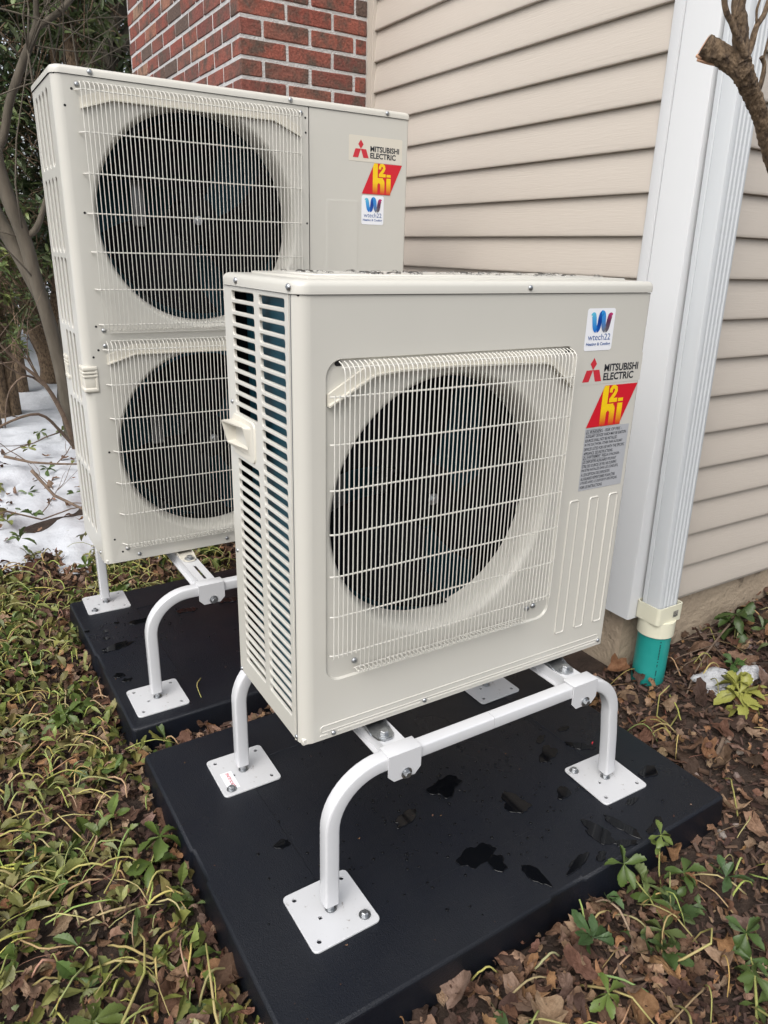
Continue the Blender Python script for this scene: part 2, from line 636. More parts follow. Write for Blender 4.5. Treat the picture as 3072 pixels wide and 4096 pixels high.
def sticker_w(parent, x, z):
    """white service sticker 82 x 86 mm, lower left corner"""
    st = flat(parent, 'sticker', rrect(0, 0, 0.082, 0.086, 0.006), 'sticker_white', 0, (x, -0.0006, z))
    tag(st, 'white sticker with a blue and magenta ribbon letter')
    e = -0.0003
    wv = 0.0062

    def strokes(p, c0, c1, c2, wid, nm, yy):
        n = len(p)
        cols = [lerp(c0, c1, min(1, 2 * i / (n - 1))) if i < n / 2 else lerp(c1, c2, max(0, 2 * i / (n - 1) - 1)) for i in range(n)]
        ribbon(st, nm, p, wid, cols, yy)
    a = bez((0.011, 0.073), (0.026, 0.082), (0.018, 0.044), (0.0305, 0.0425), 16)
    b_ = bez((0.0305, 0.0425), (0.042, 0.043), (0.034, 0.078), (0.0445, 0.0755), 16)
    c = bez((0.0405, 0.0755), (0.054, 0.080), (0.044, 0.044), (0.0565, 0.0425), 16)
    d = bez((0.0565, 0.0425), (0.067, 0.043), (0.060, 0.078), (0.0745, 0.0735), 16)
    W = [wv] * 17
    strokes(b_, (0.004, 0.10, 0.42), (0.003, 0.04, 0.26), (0.01, 0.13, 0.50), [wv * 0.95] * 17, 'emblem_stroke', e)
    strokes(a, (0.14, 0.56, 0.68), (0.06, 0.33, 0.66), (0.006, 0.14, 0.55), [wv * min(1, 0.15 + k / 4) for k in range(17)], 'emblem_stroke', e - 0.0002)
    strokes(d, (0.12, 0.12, 0.14), (0.10, 0.03, 0.07), (0.55, 0.03, 0.17), [wv * min(1, 0.15 + (16 - k) / 4) for k in range(17)], 'emblem_stroke', e - 0.0002)
    strokes(c, (0.03, 0.30, 0.72), (0.04, 0.22, 0.58), (0.16, 0.16, 0.18), W, 'emblem_stroke', e - 0.0004)
    text_obj(st, 'lettering', 'wtech22', 0.0085, 0.0215, 0.066, 0.0130, 'ink_blue', e)
    text_obj(st, 'lettering', 'Heating & Cooling', 0.0055, 0.0085, 0.071, 0.0085, 'ink_blue', e, bold=0.02)
    return st


def sticker_brand(parent, x, z, backed=None):
    """three red rhombs and two words; x,z = lower left of the emblem"""
    if backed:
        bx0, bz0, bx1, bz1 = backed
        st = flat(parent, 'sticker', rrect(bx0 - x, bz0 - z, bx1 - x, bz1 - z, 0.004), 'sticker_cream', 0, (x, -0.0006, z))
        tag(st, 'cream sticker with three red rhombs and black words')
    else:
        st = flat(parent, 'sticker', rrect(-0.006, -0.006, 0.180, 0.056, 0.004), 'paint', 0, (x, -0.0004, z))
        tag(st, 'three red rhombs and black words')
    a, h = 0.0285, 0.0247
    cx, cz = 0.0285, 0.0247
    q = [((cx, cz), (cx - a / 3, cz + h / 2 + 0.0005), (cx, 0.0495), (cx + a / 3, cz + h / 2 + 0.0005)),
         ((cx, cz), (0.0095, cz), (0, 0), (0.019, 0)),
         ((cx, cz), (0.038, 0), (0.057, 0), (0.0475, cz))]
    q[0] = ((cx, cz), (cx - 0.0095, cz + 0.0128), (cx, 0.0505), (cx + 0.0095, cz + 0.0128))
    for p in q:
        flat(st, 'emblem_rhomb', list(p), 'ink_red', -0.0004)
    text_obj(st, 'lettering', 'MITSUBISHI', 0.0625, 0.0195, 0.106, 0.0162, 'ink_black', -0.0004, bold=0.028)
    text_obj(st, 'lettering', 'ELECTRIC', 0.0625, 0.0005, 0.094, 0.0162, 'ink_black', -0.0004, bold=0.028)
    return st


def sticker_h2i(parent, x, z):
    """red parallelogram 103 + 44 by 90 mm; x,z = lower left corner"""
    sl_ = 0.044 / 0.09
    b = MB()
    b.col = (0.60, 0.012, 0.026, 1)
    b.sheet([(0, 0), (0.103, 0), (0.147, 0.09), (0.044, 0.09)], [], FRONT, 0)
    st = b.obj('sticker', 'print_colour', parent, (x, -0.0010, z))
    tag(st, 'red slanted sticker with yellow letters fading to red')
    Y0, Y1 = (0.88, 0.58, 0.010), (0.60, 0.04, 0.02)

    def tone(p):
        t = max(0.0, min(1.0, (0.036 - p[2]) / 0.034))
        return (*lerp(Y0, Y1, t), 1)
    ox = 0.044

    def glyph(poly, holes=()):
        g = MB()
        g.col = tone
        # cut into level strips so that the fade follows the height
        zs = sorted({round(0.0005 + 0.089 * k / 24, 5) for k in range(25)})
        for za, zb in zip(zs[:-1], zs[1:]):
            zm = (za + zb) / 2

            def cross(zz):
                xs = []
                for i in range(len(poly)):
                    (xa, ya), (xb, yb) = poly[i], poly[(i + 1) % len(poly)]
                    if (ya > zz) != (yb > zz):
                        xs.append(xa + (zz - ya) * (xb - xa) / (yb - ya))
                return sorted(xs)
            lo, mi, hi = cross(za + 1e-5), cross(zm), cross(zb - 1e-5)
            if len(lo) == len(hi) == len(mi):
                A, B_ = lo, hi
            else:
                A = B_ = mi
            for k in range(0, len(A) - 1, 2):
                g.add([(A[k], -0.0003, za), (A[k + 1], -0.0003, za), (B_[k + 1], -0.0003, zb), (B_[k], -0.0003, zb)], [(0, 1, 2, 3)])
        g.obj('lettering', 'print_colour', st)
    x0 = ox
    arch = [(x0 + 0.0389, 0.0005)] + [(x0 + 0.0227 + 0.0162 * math.cos(t), 0.034 + 0.0164 * math.sin(t)) for t in [k * PI / 2 / 8 for k in range(9)]]
    arch += [(x0 + 0.0127, 0.0478), (x0 + 0.0127, 0.0895), (x0 - 0.0004, 0.0895), (x0 - 0.0047, 0.0805), (x0 - 0.0047, 0.0005), (x0 + 0.0127, 0.0005)]
    arch += [(x0 + 0.0178 - 0.0051 * math.cos(t), 0.0285 + 0.0055 * math.sin(t)) for t in [k * PI / 8 for k in range(9)]]
    arch += [(x0 + 0.0229, 0.0005)]
    glyph(arch)
    glyph([(x0 + 0.0456, 0.0005), (x0 + 0.0616, 0.0005), (x0 + 0.0616, 0.0485), (x0 + 0.0456, 0.0485)])
    glyph([(x0 + 0.0456, 0.0518), (x0 + 0.0616, 0.0518), (x0 + 0.0616, 0.0615), (x0 + 0.0456, 0.0615)])
    c2 = [(x0 + 0.0205, 0.0735), (x0 + 0.0210, 0.0805), (x0 + 0.0250, 0.0852), (x0 + 0.0305, 0.0858), (x0 + 0.0355, 0.0825), (x0 + 0.0368, 0.0770),
          (x0 + 0.0335, 0.0705), (x0 + 0.0265, 0.0630), (x0 + 0.0222, 0.0575), (x0 + 0.0218, 0.0560)]
    ribbon(st, 'lettering', c2, [0.0046] * 10, [Y0] * 10, -0.0003)
    ribbon(st, 'lettering', [(x0 + 0.0172, 0.0563), (x0 + 0.0424, 0.0563)], [0.0046] * 2, [Y0] * 2, -0.0004)
    return st


WARN = ["WARNING - RISK OF FIRE -", "AUXILIARY DEVICES WHICH MAY BE IGNITION", "SOURCES SHALL NOT BE INSTALLED", "IN THE DUCTWORK, OTHER THAN AUXILIARY",
        "DEVICES LISTED FOR USE WITH THE SPECIFIC", "APPLIANCE. SEE INSTRUCTIONS.", "AVERTISSEMENT - RISQUE D'INCENDIE -", "LES DISPOSITIFS AUXILIAIRES POUVANT",
        "ÊTRE DES SOURCES DE FEU NE DOIVENT", "PAS ÊTRE INSTALLÉS DANS LES CONDUITS,", "À L'EXCEPTION DES DISPOSITIFS", "AUXILIAIRES RÉPERTORIÉS POUR ÊTRE",
        "UTILISÉS AVEC LE DISPOSITIF SPÉCIFIQUE.", "VOIR LES INSTRUCTIONS."]


def sticker_warn(parent, x, z, W_=0.138, H_=0.143):
    st = flat(parent, 'sticker', rrect(0, 0, W_, H_, 0.001, 1), 'sticker_grey', 0, (x, -0.0006, z))
    tag(st, 'grey warning label with black capitals in two languages')
    n = len(WARN)
    px = [0.112, 0.128, 0.100, 0.120, 0.128, 0.092, 0.118, 0.107, 0.110, 0.117, 0.091, 0.110, 0.119, 0.072]
    for i, s_ in enumerate(WARN):
        zz = H_ - 0.0112 - i * 0.0098
        xx = 0.003
        ww = px[i]
        if i in (0, 6):
            # warning triangle and box round the first word
            for tri_w, col_, yy in ((0.0044, 'ink_black', -0.0003), (0.0029, 'sticker_grey', -0.0005)):
                flat(st, 'warning_triangle', [(0.0078 - tri_w, zz + (0.0044 - tri_w) * 0.5), (0.0078 + tri_w, zz + (0.0044 - tri_w) * 0.5), (0.0078, zz + tri_w * 1.62)], col_, yy)
            bw = 0.047 if i == 0 else 0.072
            for a_, b_, c_, d_ in ((0.0025, zz - 0.0011, bw, zz - 0.0006), (0.0025, zz + 0.0076, bw, zz + 0.0081), (0.0025, zz - 0.0011, 0.0030, zz + 0.0081), (bw - 0.0005, zz - 0.0011, bw, zz + 0.0081)):
                flat(st, 'box_line', [(a_, b_), (c_, b_), (c_, d_), (a_, d_)], 'ink_black', -0.0004)
            xx = 0.0135
            ww = px[i] - 0.0105
        text_obj(st, 'lettering', s_, xx, zz, ww, 0.0070 if 'É' not in s_ and 'Ê' not in s_ and 'À' not in s_ else 0.0088, 'ink_black', -0.0004, bold=0.006)
    return st


# ------------------------------------------------------------------ fan guard made of bent wires
def fan_guard(parent, xs, pitch, n, z_bars, spans, ztop, zbot, yv=-0.0265, yh=-0.0235, x_l=None, x_r=None, tail=None, bend=(0.006, -0.002)):
    g = empty('fan_guard')
    g.parent = parent
    # horizontal bars, ends bent back to the panel
    x_l = xs - 0.004 if x_l is None else x_l
    x_r = xs + pitch * (n - 1) + 0.004 if x_r is None else x_r
    cache = {}
    for i, z in enumerate(z_bars):
        b = MB()
        b.tube([(x_l - bend[0], bend[1], 0), (x_l + 0.006, yh + 0.0015, 0), (x_l + 0.014, yh, 0), ((x_l + x_r) / 2, yh, 0), (x_r - 0.012, yh, 0), (x_r - 0.004, yh + 0.0015, 0), (x_r + bend[0], bend[1], 0)], 0.0018, 6)
        if 'bar' not in cache:
            cache['bar'] = b.mesh('bar_wire')
            cache['bar'].materials.append(MATS['guard_wire'])
        link('bar_wire', cache['bar'], None, g, (0, 0, z))
    for k in range(n):
        x = xs + pitch * k
        z1, z0, t1, t0 = spans(k, x)
        key = (round(z1, 4), round(z0, 4), t1, t0)
        if key not in cache:
            b = MB()
            p = []
            if t1:
                p += [(0, -0.005, z1 + 0.012), (0, yv + 0.010, z1 + 0.008), (0, yv + 0.002, z1 + 0.001)]
            else:
                p += [(0, yv, z1)]
            p += [(0, yv, z1 - 0.006), (0, yv, (z1 + z0) / 2), (0, yv, z0 + 0.004)]
            if t0:
                p += [(0, yv + 0.002, z0), (0, -0.003, z0 - 0.001)]
            else:
                p += [(0, yv, z0)]
            b.tube(p, 0.00112, 6)
            cache[key] = b.mesh('wire')
            cache[key].materials.append(MATS['guard_wire'])
        link('wire', cache[key], None, g, (x, 0, 0))
    for (z, x0, x1, y) in tail or []:
        b = MB()
        b.tube([(x0, y, z), ((x0 + x1) / 2, y, z), (x1, y, z)], 0.0014, 6)
        b.obj('bar_wire', 'guard_wire', g)
    return g


def fan(parent, cx, cz, r, y):
    f_ = empty('fan', (cx, y, cz))
    f_.parent = parent
    h = MB()
    h.lathe([(0.0, -0.012), (0.030, -0.010), (0.060, -0.002), (0.068, 0.010), (0.068, 0.060)], axis='y', n=28)
    h.obj('hub', 'fan_black', f_)
    b = MB()
    nr, na = 7, 9
    for i in range(nr):
        for j in range(na):
            rr = 0.062 + (r - 0.062) * i / (nr - 1)
            a0 = 0.35 * (i / (nr - 1)) ** 1.3
            span = R(78) + R(14) * i / (nr - 1)
            a = a0 + span * (j / (na - 1) - 0.5)
            tt = j / (na - 1)
            yy = 0.055 - 0.075 * tt + 0.012 * math.sin(PI * tt)
            b.v.append((rr * math.cos(a), yy, rr * math.sin(a)))
    b.f = [(i * na + j, i * na + j + 1, (i + 1) * na + j + 1, (i + 1) * na + j) for i in range(nr - 1) for j in range(na - 1)]
    b.sm = [True] * len(b.f)
    me = b.mesh('blade')
    me.materials.append(MATS['fan_black'])
    for k in range(3):
        o = link('blade', me, None, f_, (0, 0, 0), (0, R(120 * k + 25), 0))
    bo = link('hub_nut', BOLT, None, f_, (0, -0.013, 0), (R(90), 0, 0))
    return f_


# ------------------------------------------------------------------ outdoor units
def shell(u, w_, d, h, hs, rc=0.026):
    """front sheet corner, right side, back and base: returns nothing, makes parts. hs = height of the side below the lid"""
    # rounded corner strip from side y=.021 to the front x=.026
    b = MB()
    prof = [(0.0, 0.021 if rc < 0.022 else rc)] + [(rc - rc * math.cos(t), rc - rc * math.sin(t)) for t in [k * PI / 2 / 8 for k in range(9)]]
    vs = []
    for x, y in prof:
        vs += [(x, y, 0.0), (x, y, hs)]
    b.add(vs, [(2 * i, 2 * i + 2, 2 * i + 3, 2 * i + 1) for i in range(len(prof) - 1)], True)
    b.obj('corner_panel', 'paint', u)
    b = MB()
    pr = [(w_ - 0.006, 0.0)] + [(w_ - 0.006 + 0.006 * math.sin(t), 0.006 - 0.006 * math.cos(t)) for t in [k * PI / 2 / 4 for k in range(1, 5)]] + [(w_, d)]
    vs = []
    for x, y in pr:
        vs += [(x, y, 0.0), (x, y, hs)]
    b.add(vs, [(2 * i, 2 * i + 2, 2 * i + 3, 2 * i + 1) for i in range(len(pr) - 1)], True)
    b.obj('right_panel', 'paint', u)
    b = MB()
    b.box(0.004, d - 0.004, 0.0, w_ - 0.002, d - 0.001, hs)
    b.obj('back_panel', 'inner_dark', u)
    b = MB()
    b.bbox(0.004, 0.004, -0.003, w_ - 0.004, d - 0.002, 0.012, 0.002, 1)
    b.obj('base_pan', 'paint', u)


def lid(u, w_, d, z0, z1, rc, raised=True):
    b = MB()
    o = 0.003
    prof = [(z0, 0.0), (z0, o * 0.0), (z1 - 0.009, 0.0), (z1 - 0.005, 0.0018), (z1 - 0.0018, 0.005), (z1, 0.010)]
    prof = [(z0, 0.0), (z1 - 0.010, 0.0), (z1 - 0.0055, 0.0016), (z1 - 0.002, 0.0052), (z1, 0.0105)]

    def loop(ins):
        pts = []
        x0, y0, x1, y1 = -o + ins, -o + ins, w_ + o - ins, d + o - ins
        for cx, cy, a0, r in ((x1, y1, 0, 0.012), (x0, y1, 90, 0.012), (x0, y0, 180, rc + o), (x1, y0, 270, 0.010)):
            r = max(0.002, r - ins * 0.7)
            sx = -1 if cx > w_ / 2 else 1
            sy = -1 if cy > d / 2 else 1
            for k in range(7):
                a = R(a0 + 15 * k)
                pts.append((cx + sx * r + r * math.cos(a), cy + sy * r + r * math.sin(a)))
        return pts
    loops = [[(x, y, z) for x, y in loop(i)] for z, i in prof]
    n = len(loops[0])
    vs = [p for lp in loops for p in lp]
    fs = [(i * n + k, i * n + (k + 1) % n, (i + 1) * n + (k + 1) % n, (i + 1) * n + k) for i in range(len(loops) - 1) for k in range(n)]
    b.add(vs, fs, True)
    b.add(loops[-1], [tuple(range(n))], True)
    b.add([(x, y, z0 + 0.0002) for x, y in loop(0.004)], [tuple(range(n - 1, -1, -1))])
    if raised:
        b.bbox(0.045, 0.050, z1 - 0.004, w_ - 0.030, d - 0.030, z1 + 0.004, 0.003, 2)
        b.bbox(0.075, 0.085, z1, w_ - 0.060, d - 0.06, z1 + 0.0062, 0.002, 1)
    return b.obj('lid', 'paint', u)


def rib(parent, u0, v0, u1, v1, r=0.008, wdt=0.0036, hgt=0.0026, full=True, name='embossed_rib'):
    """a pressed loop standing proud of the sheet"""
    b = MB()
    l0 = rrect(u0, v0, u1, v1, r, 4)
    l1 = rrect(u0 + wdt * 0.5, v0 + wdt * 0.5, u1 - wdt * 0.5, v1 - wdt * 0.5, max(0.001, r - wdt * 0.5), 4)
    l2 = rrect(u0 + wdt, v0 + wdt, u1 - wdt, v1 - wdt, max(0.001, r - wdt), 4)
    b.wall(l0, 0.0002, l1, -hgt, FRONT)
    b.wall(l1, -hgt, l2, -hgt * 0.25, FRONT)
    b.sheet(l2, [], FRONT, -hgt * 0.25)
    return b.obj(name, 'paint', parent)


def front_sheet(u, w_, hs, recesses, rc, x_end=None, dpt=0.005):
    """flat front with recessed fields; every recess: rect, corner radius, fans [(cx,cz,r0,r1)]"""
    b = MB()
    x1 = w_ - 0.006 if x_end is None else x_end
    hl = []
    for (a0, c0, a1, c1, rr, fans) in recesses:
        hl.append(rrect(a0, c0, a1, c1, rr, 8))
    b.sheet([(rc, 0), (x1, 0), (x1, hs), (rc, hs)], hl, FRONT, 0)
    for (a0, c0, a1, c1, rr, fans), l0 in zip(recesses, hl):
        l1 = rrect(a0 + 0.003, c0 + 0.003, a1 - 0.003, c1 - 0.003, rr - 0.003, 8)
        b.wall(l0, 0, l1, dpt, FRONT)
        rings = []
        for (cx, cz, r0, r1) in fans:
            rings.append([(cx + r0 * math.cos(2 * PI * k / 72), cz + r0 * math.sin(2 * PI * k / 72)) for k in range(72)])
        b.sheet(l1, rings, FRONT, dpt)
        for (cx, cz, r0, r1) in fans:
            prof = []
            for k in range(9):
                t = k / 8 * PI / 2
                prof.append((r1 + (r0 - r1) * (1 - math.sin(t)), dpt + 0.048 * (1 - math.cos(t))))
            prof.append((r1, dpt + 0.072))
            b.lathe(prof, (cx, 0, cz), 'y', 72)
    return b.obj('front_panel', 'paint', u)


def slotted_side(u, y0, y1, z0, z1, slots, skip_rect=None):
    b = MB()
    outer = [(y0, z0), (y1, z0), (y1, z1), (y0, z1)]
    hl = []
    for (a0, c0, a1, c1, rr) in slots:
        hl.append(rrect(a0 - 0.0014, c0 - 0.0014, a1 + 0.0014, c1 + 0.0014, rr + 0.0014, 4))
    b.sheet(outer, hl, LEFT, 0)
    for (a0, c0, a1, c1, rr), l0 in zip(slots, hl):
        l1 = rrect(a0, c0, a1, c1, rr, 4)
        b.wall(l0, 0, l1, 0.0016, LEFT)
        b.wall(l1, 0.0016, l1, 0.006, LEFT)
    return b.obj('side_panel', 'paint', u)


def copy_tree(o, parent=None):
    c = o.copy()
    C.objects.link(c)
    c.parent = parent
    for ch in list(o.children):
        copy_tree(ch, c)
    return c


def deflector(u, outer, inner, gaps=()):
    d_ = MB()
    n = len(outer)
    poly = outer + inner[::-1]
    d_.prism(poly, FRONT, -0.002, 0.0045)
    # lip along the lower edge
    low = [(x, z) for x, z in inner]
    low2 = [(x, z + 0.0035) for x, z in inner]
    d_.prism(low + low2[::-1], FRONT, -0.0095, -0.0019)
    return d_.obj('air_deflector', 'plastic_cream', u)


# ================================================================== THE PLACE
# ------------------------------------------------------------------ ground
def sm(t):
    t = max(0.0, min(1.0, t))
    return t * t * (3 - 2 * t)


def gz(x, y):
    h = -0.452 + 0.075 * sm((x - 1.00) / 0.35) + 0.075 * sm((x - 1.35) / 0.9)
    h += 0.10 * sm((y - 3.2) / 6) + 0.03 * max(0, min(8, y - 7)) 
    h += 0.016 * mnoise.noise(Vector((x * 2.3, y * 2.3, 0.3))) + 0.008 * mnoise.noise(Vector((x * 8, y * 8, 2.3)))
    return h


def axis(lo, hi, dense_lo, dense_hi, step, coarse):
    a = list(np.arange(dense_lo, dense_hi + 1e-6, step))
    x = dense_lo
    k = coarse
    pre = []
    while x > lo:
        x -= k
        k *= 1.45
        pre.append(max(x, lo))
    k = coarse
    x = dense_hi
    post = []
    while x < hi:
        x += k
        k *= 1.45
        post.append(min(x, hi))
    return pre[::-1] + a + post


def terrain(name, xs, ys, fz, m, keep=None):
    vs = [(x, y, fz(x, y)) for y in ys for x in xs]
    nx = len(xs)
    fs = []
    for j in range(len(ys) - 1):
        for i in range(nx - 1):
            q = (j * nx + i, j * nx + i + 1, (j + 1) * nx + i + 1, (j + 1) * nx + i)
            if keep is None or any(keep(*vs[t]) for t in q):
                fs.append(q)
    b = MB()
    b.add(vs, fs, True)
    me = b.mesh(name, fix=False)
    return link(name, me, m)


g = terrain('ground', axis(-80, 80, -1.4, 2.8, 0.035, 0.08), axis(-60, 90, -1.5, 3.0, 0.035, 0.08), gz, 'soil')
tag(g, kind='structure')


def snow_h(x, y):
    """snow depth: negative where it has melted"""
    edge = 2.16 + 0.16 * mnoise.noise(Vector((x * 1.7, 0.4, 7.0))) + 0.10 * mnoise.noise(Vector((x * 6.0, 1.4, 3.0)))
    d = (y - edge) * 0.16
    d = min(d, 0.05 + 0.012 * mnoise.noise(Vector((x * 1.1, y * 1.1, 5.0))))
    d += 0.026 * mnoise.noise(Vector((x * 4.1, y * 4.1, 1.0))) + 0.014 * mnoise.noise(Vector((x * 9, y * 9, 4.0))) + 0.006 * mnoise.noise(Vector((x * 23, y * 23, 4.0)))
    hole_ = mnoise.noise(Vector((x * 2.6 + 3, y * 2.6, 9.0)))
    if y < 4.2:
        d -= 0.26 * max(0, hole_ - 0.26)
    return d


s_ = terrain('snow', axis(-80, 80, -0.9, 0.8, 0.028, 0.09), axis(1.85, 90, 1.85, 5.6, 0.028, 0.09),
             lambda x, y: gz(x, y) + max(-0.03, snow_h(x, y)), 'snow', keep=lambda x, y, z: z > gz(x, y) - 0.02)
tag(s_, 'white half-melted snow lying over the yard behind the units', 'snow', kind='stuff')


# ------------------------------------------------------------------ house
house = empty('house', (1.3, 1.0, -0.45))
tag(house, 'house corner with beige lap siding, red brick chimney and concrete foundation', 'house')


def part(b, name, m, parent=house, fix=True):
    o = b.obj(name, m, parent, fix=fix)
    if parent is house:
        o.location = (-house.location.x, -house.location.y, -house.location.z)
    return o


WX = 1.290       # siding wall facing -X
WY = 0.285       # siding wall facing -Y
PITCH = 0.1143
# wall cores
b = MB()
b.box(WX + 0.002, WY + 0.012, -0.17, WX + 0.12, 3.6, 4.2)
side_wall = part(b, 'side_wall', 'siding')
b = MB()
b.box(WX + 0.121, WY + 0.002, -0.17, 6.5, WY + 0.12, 4.2)
end_wall = part(b, 'end_wall', 'siding')


def board(z, along, a0, a1):
    """one lap of siding: profile (outward, z)"""
    p = [(0.0005, PITCH - 0.0005), (0.0012, PITCH - 0.0004), (0.0030, PITCH * 0.86), (0.0068, PITCH * 0.66), (0.0112, PITCH * 0.42), (0.0146, PITCH * 0.18), (0.0158, 0.0075), (0.0158, 0.0040), (0.0148, 0.0012), (0.0125, 0.0), (0.0005, 0.0004)]
    b = MB()
    vs = []
    L_ = a1 - a0
    for t in (0, L_):
        for o, h in p:
            vs.append((-o, t, h) if along == 'y' else (t, -o, h))
    n = len(p)
    b.add(vs, [(k, k + 1, n + k + 1, n + k) for k in range(n - 1)] + [tuple(range(n)), tuple(range(2 * n - 1, n - 1, -1))])
    me = b.mesh('siding_board')
    for pl in me.polygons:
        pl.use_smooth = len(pl.vertices) == 4
    me.materials.append(MATS['siding'])
    return me


bl = board(0, 'y', 0.0, 1.96 - 0.41)
for k in range(-10, 28):
    z = 1.0995 + PITCH * k
    if z < -0.17:
        continue
    link('siding_board', bl, None, side_wall, (WX, 0.405, z))
be = board(0, 'x', 0.0, 4.6)
for k in range(-11, 28):
    z = 1.1042 + PITCH * k
    if z < -0.165:
        continue
    link('siding_board', be, None, end_wall, (1.42, WY, z))
# corner post
b = MB()
px0, py0 = 1.265, 0.257
zb, zt = -0.165, 4.2
post = [(WX + 0.004, 0.412), (WX - 0.016, 0.412), (WX - 0.018, 0.408), (WX - 0.018, 0.379), (WX - 0.0145, 0.3765), (WX - 0.018, 0.374), (WX - 0.0195, 0.370),
        (px0, 0.366), (px0, py0 + 0.006), (px0 + 0.0018, py0 + 0.0018), (px0 + 0.006, py0), (1.374, py0), (1.3765, py0 + 0.0035), (1.379, py0 + 0.001), (1.41, py0 + 0.001), (1.412, py0 + 0.003), (1.412, WY + 0.004), (1.33, WY + 0.004), (1.33, 0.33)]
b.prism(post, lambda u, v, w_: (u, v, w_), zb, zt)
part(b, 'corner_post', 'vinyl_white')
# foundation
b = MB()
b.box(1.302, 0.300, -0.80, 1.50, 3.6, -0.15)
b.box(1.501, 0.300, -0.80, 6.5, 0.50, -0.151)
part(b, 'foundation', 'concrete')
# trim between brick and siding
b = MB()
b.box(1.252, 1.949, -0.3, WX - 0.0005, 1.9735, 4.2)
b.box(1.268, 1.938, -0.3, WX - 0.001, 1.9485, 4.2)
part(b, 'siding_trim', 'siding')

# chimney: mortar core and single bricks
CX, CY, CB = 0.690, 1.960, 3.600
COURSE, BL, BD = 0.0690, 0.1917, 0.0897
JN = 0.0118
b = MB()
b.box(CX + 0.0035, CY + 0.0035, -0.8, 1.40, CB - 0.0035, 4.0)
chim = part(b, 'chimney', 'mortar')


def brick_mesh(lx, ly, lz, sd):
    rr = random.Random(sd)
    bm = bmesh.new()
    bmesh.ops.create_cube(bm, size=1)
    for v in bm.verts:
        v.co = Vector((v.co.x * lx, v.co.y * ly, v.co.z * lz))
    bmesh.ops.bevel(bm, geom=list(bm.edges), offset=0.0035, segments=1, affect='EDGES')
    for v in bm.verts:
        v.co += Vector([rr.uniform(-0.0011, 0.0011) for _ in range(3)])
    q = MB()
    q.bm(bm, False)
    me = q.mesh('brick', fix=False)
    me.materials.append(MATS['brick'])
    return me


BM = {}


def put_brick(x0, y0, x1, y1, zc, parent):
    key = (round(x1 - x0, 3), round(y1 - y0, 3), rng.randrange(3))
    if key not in BM:
        BM[key] = brick_mesh(x1 - x0, y1 - y0, COURSE - JN, len(BM))
    o = link('brick', BM[key], None, parent, ((x0 + x1) / 2 + rng.uniform(-.0012, .0012), (y0 + y1) / 2 + rng.uniform(-.0012, .0012), zc))
    if rng.random() < 0.5:
        o.rotation_euler = (0, 0, PI)
    return o


def course(zc, kind, fn):
    STEP = BL + JN
    x_end = 1.251
    # front face
    x = CX
    first = BL if kind == 0 else BD
    ln = first
    first_front = True
    while x < x_end - 0.02:
        x1 = min(x + ln, x_end)
        dy = BD if not (first_front and kind == 1) else BL     # corner header is the end of a side stretcher
        fn(x, CY, x1, CY + dy, zc)
        x = x1 + JN
        ln = BL
        first_front = False
    # left face
    y = CY + (BD if kind == 0 else BL) + JN
    while y < CB - 0.02:
        y1 = min(y + BL, CB)
        fn(CX, y, CX + BD, y1, zc)
        y = y1 + JN


rest = MB()
k0 = -30
for k in range(-32, 31):
    zc = 1.7577 - COURSE / 2 + COURSE * k + 0.0
    kind = k % 2
    if 1.22 < zc < 2.42:
        course(zc, 1 - kind, lambda a, c, d, e, z: put_brick(a, c, d, e, z, chim))
    else:
        course(zc, 1 - kind, lambda a, c, d, e, z: rest.box(a, c, z - COURSE / 2 + JN / 2, d, e, z + COURSE / 2 - JN / 2))
ro = rest.obj('brickwork', 'brick', chim, fix=False)
tag(ro, kind='stuff')

# ------------------------------------------------------------------ downspout
ds = empty('downspout', (1.357, 0.214, -0.40))
tag(ds, 'white ribbed aluminium downspout beside the corner post, entering a green drain pipe', 'downspout')


def ds_obj(b, name, m):
    o = b.obj(name, m, ds)
    o.location = (-1.357, -0.214, 0.40)
    return o


b = MB()
x0, x1, y0, y1 = 1.308, 1.402, 0.180, 0.247
sec = [(x0, y1 - 0.004), (x0, y0 + 0.052), (x0 + 0.0025, y0 + 0.049), (x0, y0 + 0.046), (x0, y0 + 0.010), (x0 + 0.003, y0 + 0.003), (x0 + 0.010, y0)]
xx = x0 + 0.018
while xx < x1 - 0.018:
    sec += [(xx, y0), (xx + 0.003, y0 + 0.0032), (xx + 0.0085, y0 + 0.0032), (xx + 0.0115, y0)]
    xx += 0.0165
sec += [(x1 - 0.010, y0), (x1 - 0.003, y0 + 0.003), (x1, y0 + 0.010), (x1, y1 - 0.004), (x1 - 0.004, y1), (x0 + 0.004, y1)]
zs = [-0.16, 0.3, 0.9, 1.6, 4.0]
n = len(sec)
vs = [(u - 0.028 * (z + 0.12), v, z) for z in zs for u, v in sec]
b.add(vs, [(i * n + k, i * n + (k + 1) % n, (i + 1) * n + (k + 1) % n, (i + 1) * n + k) for i in range(len(zs) - 1) for k in range(n)])
ds_obj(b, 'spout', 'aluminium_white')
b = MB()
o0 = rrect(1.297, 0.168, 1.413, 0.258, 0.012, 5)
i0 = rrect(1.3005, 0.1715, 1.4095, 0.2545, 0.010, 5)
XY = lambda u, v, w_: (u, v, w_)
b.wall(o0, -0.155, o0, -0.098, XY)
b.wall(o0, -0.098, i0, -0.098, XY, False)
b.wall(i0, -0.098, i0, -0.15, XY)
rnd = [(1.355 + 0.0585 * math.cos(2 * PI * k / 24), 0.214 + 0.0585 * math.sin(2 * PI * k / 24)) for k in range(24)]
b.lathe([(0.040, -0.153), (0.0568, -0.1535), (0.0570, -0.205), (0.0535, -0.2055)], (1.355, 0.214, 0), n=36)
b.sheet(o0, [], XY, -0.1549)
ds_obj(b, 'pipe_adapter', 'pvc_cream')
b = MB()
